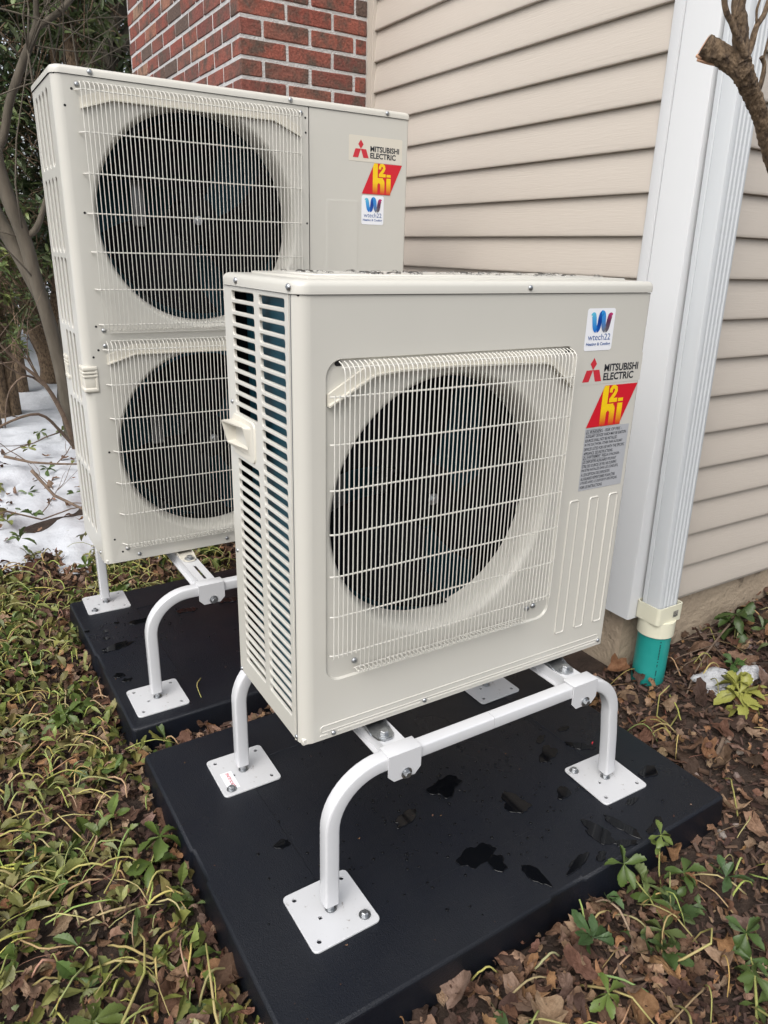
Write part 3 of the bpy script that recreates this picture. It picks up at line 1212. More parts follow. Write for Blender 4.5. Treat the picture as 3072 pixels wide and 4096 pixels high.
b.lathe([(0.0515, -0.195), (0.0515, -0.56)], (1.355, 0.214, 0), n=36)
ds_obj(b, 'drain_pipe', 'pvc_green')
b = MB()
for k in range(26):
    z = -0.222 - k * 0.0055
    a = R(-118)
    if rng.random() < 0.8:
        cx_, cy_ = 1.355 + 0.0518 * math.cos(a), 0.214 + 0.0518 * math.sin(a)
        tx, ty = -math.sin(a), math.cos(a)
        w2 = 0.0018
        b.add([(cx_ - tx * w2, cy_ - ty * w2, z), (cx_ + tx * w2, cy_ + ty * w2, z), (cx_ + tx * w2, cy_ + ty * w2, z + 0.0038), (cx_ - tx * w2, cy_ - ty * w2, z + 0.0038)], [(0, 1, 2, 3)])
pm = ds_obj(b, 'pipe_print', 'ink_black')
pm['kind'] = 'stuff'
b = MB()
b.add([(1.366, 0.1674, -0.140), (1.390, 0.1674, -0.139), (1.390, 0.1674, -0.117), (1.366, 0.1674, -0.118)], [(0, 1, 2, 3)])
ds_obj(b, 'worn_stamp', 'sticker_worn')


# ------------------------------------------------------------------ pads
def make_pad(corner, rz, label, L_=1.222, D_=0.906, z=-0.3585, hgt=0.09, nf=(0.50, 0.585), ns=(0.46, 0.575)):
    p = empty('equipment_pad', (corner[0], corner[1], z - hgt), rz)
    tag(p, label, 'equipment pad', 'black plastic pads under the units')

    def outline(ins):
        o = 0.005
        a = ins
        L2, D2 = L_ - ins, D_ - ins
        pts = [(a, a + 0.012), (a + 0.004, a + 0.004), (a + 0.012, a)]
        if True:
            pts += [(L_ * nf[0], a), (L_ * nf[0] + 0.004, a + o), (L_ * nf[1] - 0.004, a + o), (L_ * nf[1], a)]
        pts += [(L2 - 0.012, a), (L2 - 0.004, a + 0.004), (L2, a + 0.012), (L2, D2 - 0.012), (L2 - 0.004, D2 - 0.004), (L2 - 0.012, D2)]
        pts += [(a + 0.012, D2), (a + 0.004, D2 - 0.004), (a, D2 - 0.012)]
        pts += [(a, D_ * ns[1]), (a + o, D_ * ns[1] - 0.004), (a + o, D_ * ns[0] + 0.004), (a, D_ * ns[0])]
        return pts
    b = MB()
    XYZ = lambda u, v, w_: (u, v, w_)
    rings = [(-0.006, 0.0), (0.0, hgt - 0.008), (0.0010, hgt - 0.0045), (0.0030, hgt - 0.0018), (0.007, hgt)]
    for (i0, w0), (i1, w1) in zip(rings[:-1], rings[1:]):
        b.wall(outline(i0), w0, outline(i1), w1, XYZ)
    ho = rrect(0.205, 0.17, L_ - 0.2, D_ - 0.17, 0.012, 3)
    hi = rrect(0.2065, 0.1715, L_ - 0.2015, D_ - 0.1715, 0.011, 3)
    b.sheet(outline(0.007), [ho], XYZ, hgt)
    b.wall(ho, hgt, hi, hgt - 0.0018, XYZ)
    b.sheet(hi, [], XYZ, hgt - 0.0018)
    b.obj('pad_shell', 'pad_plastic', p, fix=False)
    return p


pad_f = make_pad((-0.171, -0.302), R(0.9), 'black plastic pad nearest the camera, under the single-fan unit')
pad_r = make_pad((-0.185, 0.722), R(1.2), 'black plastic pad further back, under the tall two-fan unit', nf=(0.55, 0.62), ns=(0.40, 0.52))


# ------------------------------------------------------------------ stands
def sq(h, r=0.005, wd=None):
    wd = h if wd is None else wd
    return [(a, b_) for a, b_ in rrect(-h, -wd, h, wd, r, 3)]


def make_stand(xl, xr, yf, yb, label, zbar=-0.0315, rail_x=(0.168, 0.682), lean_r=0.024, zpad=-0.3585, sticker=False, bolts=()):
    s0 = empty('equipment_stand', ((xl + xr) / 2, (yf + yb) / 2, zpad))
    tag(s0, label, 'equipment stand', 'white tubular stands under the units')
    off = Vector(s0.location)

    def P(b, name, m, fix=True):
        o = b.obj(name, m, s0, fix=fix)
        o.location = -off
        return o
    T = 0.0158
    RB = 0.115
    zf = zpad + 0.0045
    for yy in (yf, yb):
        for side, x in ((1, xl), (-1, xr)):
            ln = 0.0 if side == 1 else lean_r
            path = [(x + ln, yy, zf + 0.022), (x + ln * 0.4, yy, zbar - RB - 0.06), (x, yy, zbar - RB)]
            for k in range(1, 13):
                a = k / 12 * PI / 2
                path.append((x + side * (RB - RB * math.cos(a)), yy, zbar - RB + RB * math.sin(a)))
            path.append((x + side * 0.16, yy, zbar))
            b = MB()
            b.sweep(path, sq(T, 0.005, 0.0155))
            P(b, 'leg', 'white_coat')
        # two halves of the cross bar with a fine joint
        xm = (xl + xr) / 2
        for a_, c_ in ((xl + 0.1605, xm - 0.0006), (xm + 0.0006, xr - 0.1605)):
            b = MB()
            b.sweep([(a_, yy, zbar), ((a_ + c_) / 2, yy, zbar), (c_, yy, zbar)], sq(T * 0.94, 0.004, 0.0147))
            P(b, 'cross_bar', 'white_coat')
        for rx in rail_x:
            b = MB()
            x0_, x1_ = rx - 0.039, rx + 0.039
            fy = -1 if yy == yf else 1
            # folded clip over the bar: top plate and a face with cut corners
            b.bbox(x0_, yy - 0.0185, zbar + 0.0165, x1_, yy + 0.0185, zbar + 0.0195, 0.0012, 2)
            yo = yy + fy * 0.0188
            yi = yy + fy * 0.0162
            face = [(x0_, zbar + 0.0190), (x0_, zbar - 0.029), (x0_ + 0.014, zbar - 0.044), (x1_ - 0.014, zbar - 0.044), (x1_, zbar - 0.029), (x1_, zbar + 0.0190)]
            b.prism(face, FRONT, min(yi, yo), max(yi, yo))
            P(b, 'clip', 'white_coat')
            o = link('bolt', BOLT, None, s0, Vector((rx + 0.004, yo, zbar - 0.033)) - off, (R(90) * (1 if fy < 0 else -1), 0, 0))
        for x in (xl, xr):
            xc = x + (0 if x == xl else lean_r) + (0.003 if x == xl else 0)
            b = MB()
            hs_ = []
            for sx in (-1, 1):
                for sy in (-1, 1):
                    if (sx, sy) == (1, -1) and x == xl:
                        pass
                    hs_.append([(sx * 0.056 + 0.0052 * math.cos(2 * PI * k / 12), sy * 0.056 + 0.0052 * math.sin(2 * PI * k / 12)) for k in range(12)])
            sqh = [(-0.033, -0.013), (-0.025, -0.013), (-0.025, -0.005), (-0.033, -0.005)]
            XYZ = lambda u, v, w_: (u, v, w_)
            o0 = rrect(-0.076, -0.076, 0.076, 0.076, 0.011, 4)
            o1 = rrect(-0.075, -0.075, 0.075, 0.075, 0.010, 4)
            b.sheet(o1, hs_ + [sqh], XYZ, 0.0045)
            b.wall(o1, 0.0045, o0, 0.0035, XYZ)
            b.wall(o0, 0.0035, o0, 0.0002, XYZ)
            for hh in hs_ + [sqh]:
                b.wall(hh, 0.0045, hh, 0.0004, XYZ)
            pl = b.obj('foot_plate', 'plate_white', s0)
            pl.location = Vector((xc, yy, zpad)) - off
            pl.rotation_euler = (0, 0, rng.uniform(-0.02, 0.02))
            bo = link('bolt', BOLT, None, pl, (0, 0, 0.0046))
            bb = MB()
            bb.lathe([(0.006, 0.004), (0.006, 0.030)], n=12)
            bb.obj('threaded_rod', 'zinc', pl)
            for (bx, by, px_, py_) in bolts:
                if (bx == 'l') == (x == xl) and (by == 'f') == (yy == yf):
                    link('bolt', BOLT, None, pl, (px_, py_, 0.0046))
            if sticker and x == xl and yy == yb:
                stk = MB()
                stk.add([(-0.060, -0.058, 0.0049), (-0.030, -0.058, 0.0049), (-0.030, 0.010, 0.0049), (-0.060, 0.010, 0.0049)], [(0, 1, 2, 3)])
                so = stk.obj('sticker', 'sticker_white', pl)
                to = text_obj(so, 'lettering', 'QUICK-SLING', 0, 0, 0.060, 0.0095, 'ink_red', 0, bold=0.015)
                to.rotation_euler = (R(-90), 0, R(90))
                to.rotation_euler = Matrix(((0, 0, -1), (1, 0, 0), (0, -1, 0))).transposed().to_euler()
                to.matrix_local = Matrix(((0, 0, -1, -0.036), (1, 0, 0, -0.054), (0, 1, 0, 0.0052), (0, 0, 0, 1))) @ Matrix.Identity(4)
                to.matrix_local = Matrix(((0, 1, 0, 0), (0, 0, 1, 0), (1, 0, 0, 0), (0, 0, 0, 1)))
                # columns: letters run along +Y, rise along -X, face up
                mm = Matrix(((0, 0, -1), (1, 0, 0), (0, -1, 0)))
                to.matrix_local = Matrix.Translation((-0.038, -0.054, 0.0053)) @ mm.to_4x4()
    for rx in rail_x:
        b = MB()
        y0_, y1_ = yf + 0.0165, yb - 0.0165
        zt_ = zbar + 0.0145
        XYZ = lambda u, v, w_: (u, v, w_)
        hs_ = [rrect(rx - 0.0045, a_, rx + 0.0045, a_ + 0.11, 0.0044, 4) for a_ in (y0_ + 0.018, y1_ - 0.128)]
        b.sheet([(rx - 0.024, y0_), (rx + 0.024, y0_), (rx + 0.024, y1_), (rx - 0.024, y1_)], hs_, XYZ, zt_)
        for hh in hs_:
            b.wall(hh, zt_, hh, zt_ - 0.003, XYZ)
        for sx in (-1, 1):
            xa, xb = rx + sx * 0.024, rx + sx * 0.0255
            b.box(min(xa, xb), y0_, zt_ - 0.026, max(xa, xb), y1_, zt_ - 0.0002)
            xb2 = rx + sx * 0.036
            b.box(min(xa, xb2), y0_, zt_ - 0.0285, max(xa, xb2), y1_, zt_ - 0.0262)
        P(b, 'rail', 'white_coat')
    return s0


stand_f = make_stand(0.0195, 0.8065, -0.081, 0.411, 'white tubular stand nearest the camera, carrying the single-fan unit', rail_x=(0.180, 0.685), sticker=True,
                     bolts=(('l', 'f', 0.052, -0.050), ('r', 'f', -0.056, 0.056), ('l', 'b', -0.052, -0.056)))
stand_r = make_stand(-0.084, 0.838, 0.845, 1.560, 'white tubular stand further back, carrying the tall two-fan unit', rail_x=(0.098, 0.66), lean_r=0.0,
                     bolts=(('l', 'b', -0.05, -0.056),))

# ------------------------------------------------------------------ single-fan unit
u1 = empty('outdoor_unit', (0, 0, 0))
tag(u1, 'cream single-fan outdoor heat pump unit in front, with horizontal side slots', 'heat pump', 'outdoor heat pump units')
W1, D1, H1, HS1 = 0.84, 0.33, 0.880, 0.8565
RC = 0.026
shell(u1, W1, D1, H1, HS1, RC)
FX, FZ = 0.333, 0.448
front_sheet(u1, W1, HS1, [(0.053, 0.129, 0.635, 0.7535, 0.032, [(FX, FZ, 0.276, 0.256)])], RC)
slots = []
for k in range(37):
    zt_ = 0.848 - 0.0219 * k
    slots.append((0.045, zt_ - 0.0146, 0.154, zt_, 0.0048))
    if not (zt_ > 0.528 and zt_ - 0.0146 < 0.610):
        slots.append((0.178, zt_ - 0.0146, 0.288, zt_, 0.0048))
slotted_side(u1, RC + 0.0005, D1, 0.0, HS1, slots)
lid(u1, W1, D1, HS1 + 0.0012, H1, RC)
# lid seam flange
b = MB()
b.bbox(0.006, 0.006, HS1 - 0.002, W1 - 0.006, D1 - 0.006, HS1 + 0.004, 0.001, 1)
b.obj('top_flange', 'inner_dark', u1)
# inside: coil, partition, dark lining
b = MB()
b.box(0.022, 0.036, 0.014, 0.046, 0.196, 0.852)
b.obj('coil', 'coil_fins', u1)
b = MB()
b.box(0.040, 0.292, 0.014, 0.640, 0.316, 0.852)
b.obj('coil', 'coil_fins', u1)
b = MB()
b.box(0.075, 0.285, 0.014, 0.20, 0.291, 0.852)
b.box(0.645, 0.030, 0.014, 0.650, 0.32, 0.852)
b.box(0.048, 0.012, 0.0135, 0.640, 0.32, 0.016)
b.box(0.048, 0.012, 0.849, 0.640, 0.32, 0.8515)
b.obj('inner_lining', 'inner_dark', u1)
b = MB()
b.box(0.060, 0.22, 0.02, 0.066, 0.286, 0.80)
b.obj('inner_bracket', 'fan_black', u1)
b = MB()
b.bbox(0.155, 0.175, 0.05, 0.185, 0.195, 0.84, 0.004)
b.bbox(0.16, 0.165, 0.56, 0.43, 0.18, 0.60, 0.004)
b.lathe([(0.055, 0.11), (0.06, 0.13), (0.06, 0.18)], (FX, 0.02, FZ), 'y', 24, cap0=True)
b.obj('motor_mount', 'motor_grey', u1)
fan(u1, FX + 0.002, FZ - 0.002, 0.250, 0.078)
# guard
ZB = [0.694 - 0.0824 * k for k in range(7)]


def sp1(k, x):
    z1, t1 = (0.738, True) if k > 1 else (0.699, False)
    if x < 0.112:
        return z1, 0.196, t1, False
    if x > 0.546:
        return z1, 0.194, t1, False
    return z1, 0.150, t1, True


fan_guard(u1, 0.0565, 0.00968, 58, ZB, sp1, 0.738, 0.15, tail=[(0.7415, 0.074, 0.612, -0.0185), (0.1495, 0.112, 0.548, -0.0045)], bend=(0.0015, -0.019))
deflector(u1, [(0.057, 0.695), (0.149, 0.7485), (0.202, 0.7485), (0.203, 0.7485), (0.538, 0.7475), (0.562, 0.735), (0.626, 0.692)],
          [(0.057, 0.674), (0.145, 0.721), (0.198, 0.726), (0.320, 0.728), (0.548, 0.722), (0.565, 0.716), (0.626, 0.668)])
for (x, z) in ((0.079, 0.7455), (0.612, 0.7445)):
    b = MB()
    b.prism(rrect(-0.007, -0.0045, 0.007, 0.0045, 0.0042, 4), FRONT, 0.0042, 0.0049)
    b.obj('slot_hole', 'hole_black', u1, (x, 0, z))
for (x, z) in ((0.118, 0.160), (0.589, 0.166), (0.571, 0.163)):
    screw(u1, x, 0.004, z, k=1.25)
for x in (0.488,):
    screw(u1, x, -0.0032, 0.8675)
for (y, z) in ((0.253, 0.8675), (0.020, 0.868)):
    screw(u1, -0.0032, y, z, 'side', 1.15)
for (y, z) in ((0.307, 0.633), (0.316, 0.304), (0.322, 0.005), (0.024, 0.010)):
    screw(u1, -0.0002, y, z, 'side', 0.9)
for (x, z) in ((0.070, 0.009), (0.292, 0.012), (0.824, 0.013)):
    screw(u1, x, -0.0002, z)
# pressed ribs
for x in (0.664, 0.727, 0.790):
    rib(u1, x, 0.072, x + 0.031, 0.410, 0.007)
rib(u1, 0.039, 0.0165, 0.823, 0.0335, 0.008, 0.0028, 0.0016)
for a_, c_ in ((0.039, 0.058), (0.080, 0.283), (0.301, 0.815)):
    rib(u1, a_, 0.0085, c_, 0.0125, 0.0019, 0.0018, 0.0013)
# side seam
b = MB()
b.box(-0.0004, 0.0205, 0.001, 0.0003, 0.0225, HS1 - 0.001)
b.obj('panel_seam', 'motor_grey', u1)
b = MB()
b.tube([(-0.0006, 0.0275, 0.0), (-0.0006, 0.0275, HS1)], 0.0014, 6)
b.obj('side_bead', 'paint', u1)
# handle: a hood that opens downwards and outwards
hd = MB()
bz = rrect(0.192, 0.530, 0.306, 0.609, 0.012, 4)
hd.wall(rrect(0.190, 0.528, 0.308, 0.611, 0.013, 4), 0.0, bz, -0.003, LEFT)
foot_ = rrect(0.2060, 0.541, 0.3020, 0.600, 0.005, 4)
rim_o = rrect(0.2180, 0.549, 0.3050, 0.5985, 0.004, 4)
rim_i = rrect(0.2215, 0.5522, 0.3018, 0.5955, 0.003, 4)
deep = rrect(0.2290, 0.557, 0.2960, 0.591, 0.003, 4)
hd.sheet(bz, [foot_], LEFT, -0.003)
TILT = lambda u, v, w_: (w_ - (0.012 * (v - 0.549) / 0.05 + 0.013 * (u - 0.218) / 0.087 - 0.011 if w_ < -0.01 else 0), u, v)
hd.wall(foot_, -0.003, rim_o, -0.0135, TILT)
hd.wall(rim_o, -0.0135, rim_i, -0.0135, TILT)
hd.wall(rim_i, -0.0135, deep, 0.004, TILT)
hd.sheet(deep, [], TILT, 0.004)
hd.obj('handle', 'plastic_cream', u1)
# prints
sticker_w(u1, 0.652, 0.741)
sticker_brand(u1, 0.659, 0.6755)
sticker_h2i(u1, 0.687, 0.5745)
sticker_warn(u1, 0.687, 0.4295)


# feet of the unit with washers and bolts
def unit_foot(u, x, zt_, zb_, front=True, ext=0.048, m='zinc', d=0.33):
    b = MB()
    sgn = -1 if front else 1
    yb_ = 0.02 if front else d - 0.02
    ye = -ext if front else d + ext
    pl = [(x - 0.024, yb_ + 0.06 * -sgn), (x - 0.024, yb_ + sgn * 0.03), (x - 0.020, ye - sgn * 0.012), (x - 0.010, ye), (x + 0.010, ye), (x + 0.020, ye - sgn * 0.012), (x + 0.024, yb_ + sgn * 0.03), (x + 0.024, yb_ - sgn * 0.06)]
    b.prism(pl, lambda u_, v_, w_: (u_, v_, w_), zb_, zb_ + 0.004)
    for sx in (-1, 1):
        b.prism([(yb_ - sgn * 0.06, zb_), (ye - sgn * 0.030, zb_), (yb_ + sgn * 0.004, zt_ - 0.001), (yb_ - sgn * 0.06, zt_ - 0.001)], lambda u_, v_, w_: (w_, u_, v_), x + sx * 0.024 - 0.001, x + sx * 0.024 + 0.001)
    f_ = b.obj('foot', m, u)
    o = link('bolt', BOLT, None, f_, (x, ye - sgn * 0.017, zb_ + 0.0042))
    o.scale = (1.25, 1.25, 1.1)
    return f_


for x in (0.172, 0.685):
    unit_foot(u1, x, 0.0, -0.0165, True)
    unit_foot(u1, x, 0.0, -0.0165, False)

# ------------------------------------------------------------------ two-fan unit
RX, RY, RZ = -0.148, 1.079, 0.001
u2 = empty('outdoor_unit', (RX, RY, RZ))
tag(u2, 'tall cream two-fan outdoor heat pump unit behind, with vertical side slots', 'heat pump', 'outdoor heat pump units')
W2, D2, H2, HS2 = 1.05, 0.33, 1.338, 1.3165
RC2 = 0.024
shell(u2, W2, D2, H2, HS2, RC2)
F2X = 0.362
front_sheet(u2, W2, HS2, [(0.046, 0.690, 0.684, 1.305, 0.02, [(F2X, 0.994, 0.298, 0.279)]), (0.046, 0.038, 0.684, 0.672, 0.02, [(F2X + 0.004, 0.350, 0.298, 0.280)])], RC2, 0.697, 0.0006)
b = MB()
b.sheet([(0.6995, 0), (W2 - 0.006, 0), (W2 - 0.006, HS2), (0.6995, HS2)], [], FRONT, 0)
b.wall([(0.6995, 0), (0.6995, HS2)], 0, [(0.6995, 0), (0.6995, HS2)], 0.006, FRONT)
b.obj('service_panel', 'paint', u2)
rib(u2, 0.754, 0.60, 0.873, 1.075, 0.010, 0.010, 0.0006)
slots = []
rows = [(1.112, 1.296), (0.898, 1.088), (0.695, 0.885), (0.486, 0.682), (0.276, 0.475), (0.072, 0.264)]
for i, (a_, c_) in enumerate(rows):
    for j, yc in enumerate((0.097, 0.1555, 0.214, 0.2725)):
        if i == 3 and j == 3:
            continue
        slots.append((yc - 0.0165, a_, yc + 0.0165, c_, 0.0140))
slotted_side(u2, RC2 + 0.0005, D2, 0.0, HS2, slots)
lid(u2, W2, D2, HS2 + 0.0012, H2, RC2, raised=False)
b = MB()
b.bbox(0.006, 0.006, HS2 - 0.002, W2 - 0.006, D2 - 0.006, HS2 + 0.004, 0.001, 1)
b.obj('top_flange', 'inner_dark', u2)
b = MB()
b.box(0.034, 0.050, 0.014, 0.046, 0.310, 1.31)
b.obj('coil_end', 'inner_dark', u2)
b = MB()
b.box(0.047, 0.286, 0.014, 0.690, 0.312, 1.31)
b.obj('coil', 'coil_fins', u2)
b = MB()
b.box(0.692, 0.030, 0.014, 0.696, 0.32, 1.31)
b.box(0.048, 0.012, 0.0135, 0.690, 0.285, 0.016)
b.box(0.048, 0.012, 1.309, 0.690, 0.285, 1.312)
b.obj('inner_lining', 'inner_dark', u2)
b = MB()
b.bbox(0.215, 0.16, 0.03, 0.240, 0.18, 1.30, 0.004)
for zc in (0.994, 0.350):
    b.lathe([(0.055, 0.11), (0.06, 0.13), (0.06, 0.18)], (F2X + 0.01, 0.02, zc), 'y', 24, cap0=True)
    b.bbox(0.20, 0.12, zc - 0.02, 0.235, 0.14, zc + 0.16, 0.004)
b.obj('motor_mount', 'motor_grey', u2)
fan(u2, F2X + 0.009, 0.995, 0.264, 0.080)
fan(u2, F2X + 0.020, 0.343, 0.264, 0.080)
ZR1 = [1.284 - 0.0955 * k for k in range(6)] + [0.714]
ZR2 = [0.6455 - 0.0974 * k for k in range(7)]


def sp2(k, x):
    return (1.292, 0.700, True, True)


def sp3(k, x):
    return (0.655, 0.050, True, True)


fan_guard(u2, 0.0620, 0.01108, 55, ZR1, sp2, 1.29, 0.70, tail=[(1.304, 0.072, 0.650, -0.006), (0.6895, 0.080, 0.650, -0.006)])
fan_guard(u2, 0.0660, 0.01108, 55, ZR2, sp3, 0.65, 0.05, tail=[(0.6685, 0.078, 0.650, -0.006), (0.0400, 0.086, 0.650, -0.006)])
for zo, xo in ((0.0, 0.0), (-0.640, 0.003)):
    deflector(u2, [(0.062 + xo, 1.270 + zo), (0.135 + xo, 1.2965 + zo), (0.590 + xo, 1.2965 + zo), (0.668 + xo, 1.262 + zo)],
              [(0.062 + xo, 1.243 + zo), (0.140 + xo, 1.268 + zo), (0.585 + xo, 1.268 + zo), (0.668 + xo, 1.235 + zo)])
for (x, z) in ((0.058, 1.297), (0.673, 1.299), (0.063, 0.697), (0.063, 0.655), (0.069, 0.042), (0.103, 0.017), (0.387, 0.017)):
    screw(u2, x, -0.0002, z, k=1.2)
for (x, z) in ((0.0445, 1.286), (0.025, 1.247), (0.0455, 0.999), (0.687, 1.287), (0.688, 1.248), (0.690, 0.999), (0.044, 0.708), (0.044, 0.644), (0.029, 0.625), (0.0445, 0.350), (0.034, 0.077), (0.054, 0.0335)):
    hole(u2, x, 0.0, z)
for x in (0.091, 0.639, 0.967):
    screw(u2, x, -0.0032, 1.3275, k=1.3)
screw(u2, -0.0002, 0.06, 0.02, 'side')
# corner hand hold and the second one towards the back


def hand_hold(parent, y0_, y1_, wrap):
    b = MB()
    xa = -0.0045
    x1_ = 0.036 if wrap else 0.002
    ya = -0.0045 if wrap else y0_
    b.bbox(xa, ya, 0.527, x1_, y1_, 0.541, 0.005, 3)
    b.bbox(xa, ya, 0.569, x1_, y1_, 0.577, 0.003, 2)
    b.bbox(xa, ya, 0.5785, x1_, y1_, 0.5865, 0.003, 2)
    b.bbox(xa, ya, 0.588, x1_, y1_, 0.600, 0.004, 2)
    b.bbox(xa + 0.001, y1_ - 0.008, 0.53, x1_ - 0.001 if not wrap else 0.002, y1_, 0.595, 0.003, 2)
    if wrap:
        b.bbox(x1_ - 0.008, ya + 0.001, 0.53, x1_, 0.002, 0.595, 0.003, 2)
    b.bbox(xa + 0.0035, ya + 0.0035, 0.535, x1_ - 0.003, y1_ - 0.003, 0.575, 0.003, 2)
    b.obj('handle', 'plastic_cream', parent)


hand_hold(u2, 0.0, 0.056, True)
hand_hold(u2, 0.250, 0.312, False)
sticker_brand(u2, 0.847, 1.1965, backed=(0.833, 1.186, 1.027, 1.258))
sticker_h2i(u2, 0.881, 1.0945)
sticker_w(u2, 0.881, 1.0045)
for x in (0.246, 0.808):
    unit_foot(u2, x, 0.0, -0.0165, True, 0.060, 'plastic_cream')
    unit_foot(u2, x, 0.0, -0.0165, False, 0.060, 'plastic_cream')

# ------------------------------------------------------------------ ground cover
def pad_clear(x, y, m=0.0):
    """True where a point lies on a pad or under the house"""
    for (cx, cy, a) in ((-0.171, -0.302, R(0.9)), (-0.185, 0.722, R(1.2))):
        dx, dy = x - cx, y - cy
        u_ = dx * math.cos(a) + dy * math.sin(a)
        v_ = -dx * math.sin(a) + dy * math.cos(a)
        if -m < u_ < 1.222 + m and -m < v_ < 0.906 + m:
            return True
    if x > 1.29 and y > 0.29:
        return True
    if x > 0.68 and 1.95 < y < 3.61:
        return True
    return (x - 1.355) ** 2 + (y - 0.214) ** 2 < 0.055 ** 2


def tmpl_pachy(sd):
    """toothed spoon-shaped leaf, base at the origin, tip at +Y, length 1"""
    r_ = random.Random(sd)
    kw = r_.uniform(0.62, 0.98)
    rt = [(x * kw, y) for x, y in [(0.03, 0.0), (0.08, 0.16), (0.17, 0.34), (0.25, 0.50), (0.29, 0.62), (0.25, 0.66), (0.27, 0.76), (0.19, 0.79), (0.17, 0.90)]]
    mid = [(0, y) for _, y in rt]
    fold = r_.uniform(0.1, 1.1)
    arch = r_.uniform(-0.15, 0.75)
    wob = r_.uniform(-0.18, 0.18)
    asym = r_.uniform(0.85, 1.1)

    def lift(x, y):
        return (x + wob * y * y, y * (1 - 0.12 * arch * y), abs(x) * fold - arch * y * y * 0.7 + 0.05 * math.sin(7 * y + sd) * (1 if x > 0 else -1) * abs(x) * 4)
    V = [lift(0, y) for _, y in rt] + [lift(x * asym, y) for x, y in rt] + [lift(-x / asym, y) for x, y in rt] + [lift(0, 1.0)]
    n = len(rt)
    F = []
    for i in range(n - 1):
        F += [(i, n + i, n + i + 1), (i, n + i + 1, i + 1), (i, i + 1, 2 * n + i + 1), (i, 2 * n + i + 1, 2 * n + i)]
    F += [(n - 1, 2 * n - 1, 3 * n), (n - 1, 3 * n, 3 * n - 1)]
    return np.array(V), np.array(F)


def tmpl_dead(sd):
    """curled lobed dead leaf, about 1 across"""
    r_ = random.Random(100 + sd)
    lob = r_.choice([0, 2, 3, 5, 5, 7])
    n = 18
    el = r_.uniform(0.28, 0.9)
    V = [(0, 0, 0)]
    curl = r_.uniform(-2.2, 2.6)
    curl2 = r_.uniform(-1.6, 1.6)
    ph = r_.uniform(0, 6)
    for ring, f_ in ((0, 0.5), (1, 1.0)):
        for k in range(n):
            a = 2 * PI * k / n
            rad = 0.5 * (0.80 + (0.15 if lob > 4 else 0.20) * math.cos(lob * a + ph) + r_.uniform(-0.13, 0.13)) * f_
            x, y = rad * math.cos(a) * el, rad * math.sin(a)
            z = curl * x * x * 1.5 + curl2 * y * y * 1.2 + 0.05 * math.sin(9 * x + sd) + r_.uniform(-0.03, 0.03) * f_
            V.append((x, y, z))
    F = [(0, 1 + k, 1 + (k + 1) % n) for k in range(n)]
    for k in range(n):
        a, c = 1 + k, 1 + (k + 1) % n
        F += [(a, a + n, c + n), (a, c + n, c)]
    return np.array(V), np.array(F)


def tmpl_chip(sd):
    r_ = random.Random(200 + sd)
    L_, w_, t_ = 0.5, r_.uniform(0.10, 0.28), r_.uniform(0.05, 0.14)
    V = [(sx * w_ * r_.uniform(.6, 1), sy * L_ * r_.uniform(.8, 1), sz * t_ * r_.uniform(.6, 1)) for sz in (-1, 1) for sy in (-1, 1) for sx in (-1, 1)]
    F = [(0, 2, 3), (0, 3, 1), (4, 5, 7), (4, 7, 6), (0, 1, 5), (0, 5, 4), (2, 6, 7), (2, 7, 3), (0, 4, 6), (0, 6, 2), (1, 3, 7), (1, 7, 5)]
    return np.array(V), np.array(F)


def tmpl_stone(sd):
    r_ = random.Random(300 + sd)
    bm = bmesh.new()
    bmesh.ops.create_icosphere(bm, subdivisions=1, radius=0.5)
    s3 = (1, r_.uniform(.6, .95), r_.uniform(.4, .7))
    V = []
    for v in bm.verts:
        k = r_.uniform(0.8, 1.15)
        V.append((v.co.x * s3[0] * k, v.co.y * s3[1] * k, v.co.z * s3[2] * k))
    bm.verts.index_update()
    F = [tuple(v.index for v in f.verts) for f in bm.faces]
    bm.free()
    return np.array(V), np.array(F)


def tmpl_long(sd):
    """narrow evergreen leaf, keeled"""
    r_ = random.Random(400 + sd)
    dr = r_.uniform(0.0, 0.5)
    fo = r_.uniform(0.1, 0.5)
    V, F = [], []
    ys = [0.0, 0.3, 0.65, 1.0]
    ws = [0.02, 0.13, 0.14, 0.01]
    for y, w_ in zip(ys, ws):
        z = -dr * y * y
        V += [(-w_, y, z + w_ * fo), (0, y, z), (w_, y, z + w_ * fo)]
    for i in range(3):
        a = 3 * i
        F += [(a, a + 1, a + 4), (a, a + 4, a + 3), (a + 1, a + 2, a + 5), (a + 1, a + 5, a + 4)]
    return np.array(V), np.array(F)


def rot_mats(yaw, pitch, roll):
    n = len(yaw)
    cy, sy, cp, sp, cr, sr = np.cos(yaw), np.sin(yaw), np.cos(pitch), np.sin(pitch), np.cos(roll), np.sin(roll)
    Rz = np.zeros((n, 3, 3)); Rz[:, 0, 0] = cy; Rz[:, 0, 1] = -sy; Rz[:, 1, 0] = sy; Rz[:, 1, 1] = cy; Rz[:, 2, 2] = 1
    Rx = np.zeros((n, 3, 3)); Rx[:, 0, 0] = 1; Rx[:, 1, 1] = cp; Rx[:, 1, 2] = -sp; Rx[:, 2, 1] = sp; Rx[:, 2, 2] = cp
    Ry = np.zeros((n, 3, 3)); Ry[:, 1, 1] = 1; Ry[:, 0, 0] = cr; Ry[:, 0, 2] = sr; Ry[:, 2, 0] = -sr; Ry[:, 2, 2] = cr
    return Rz @ Rx @ Ry


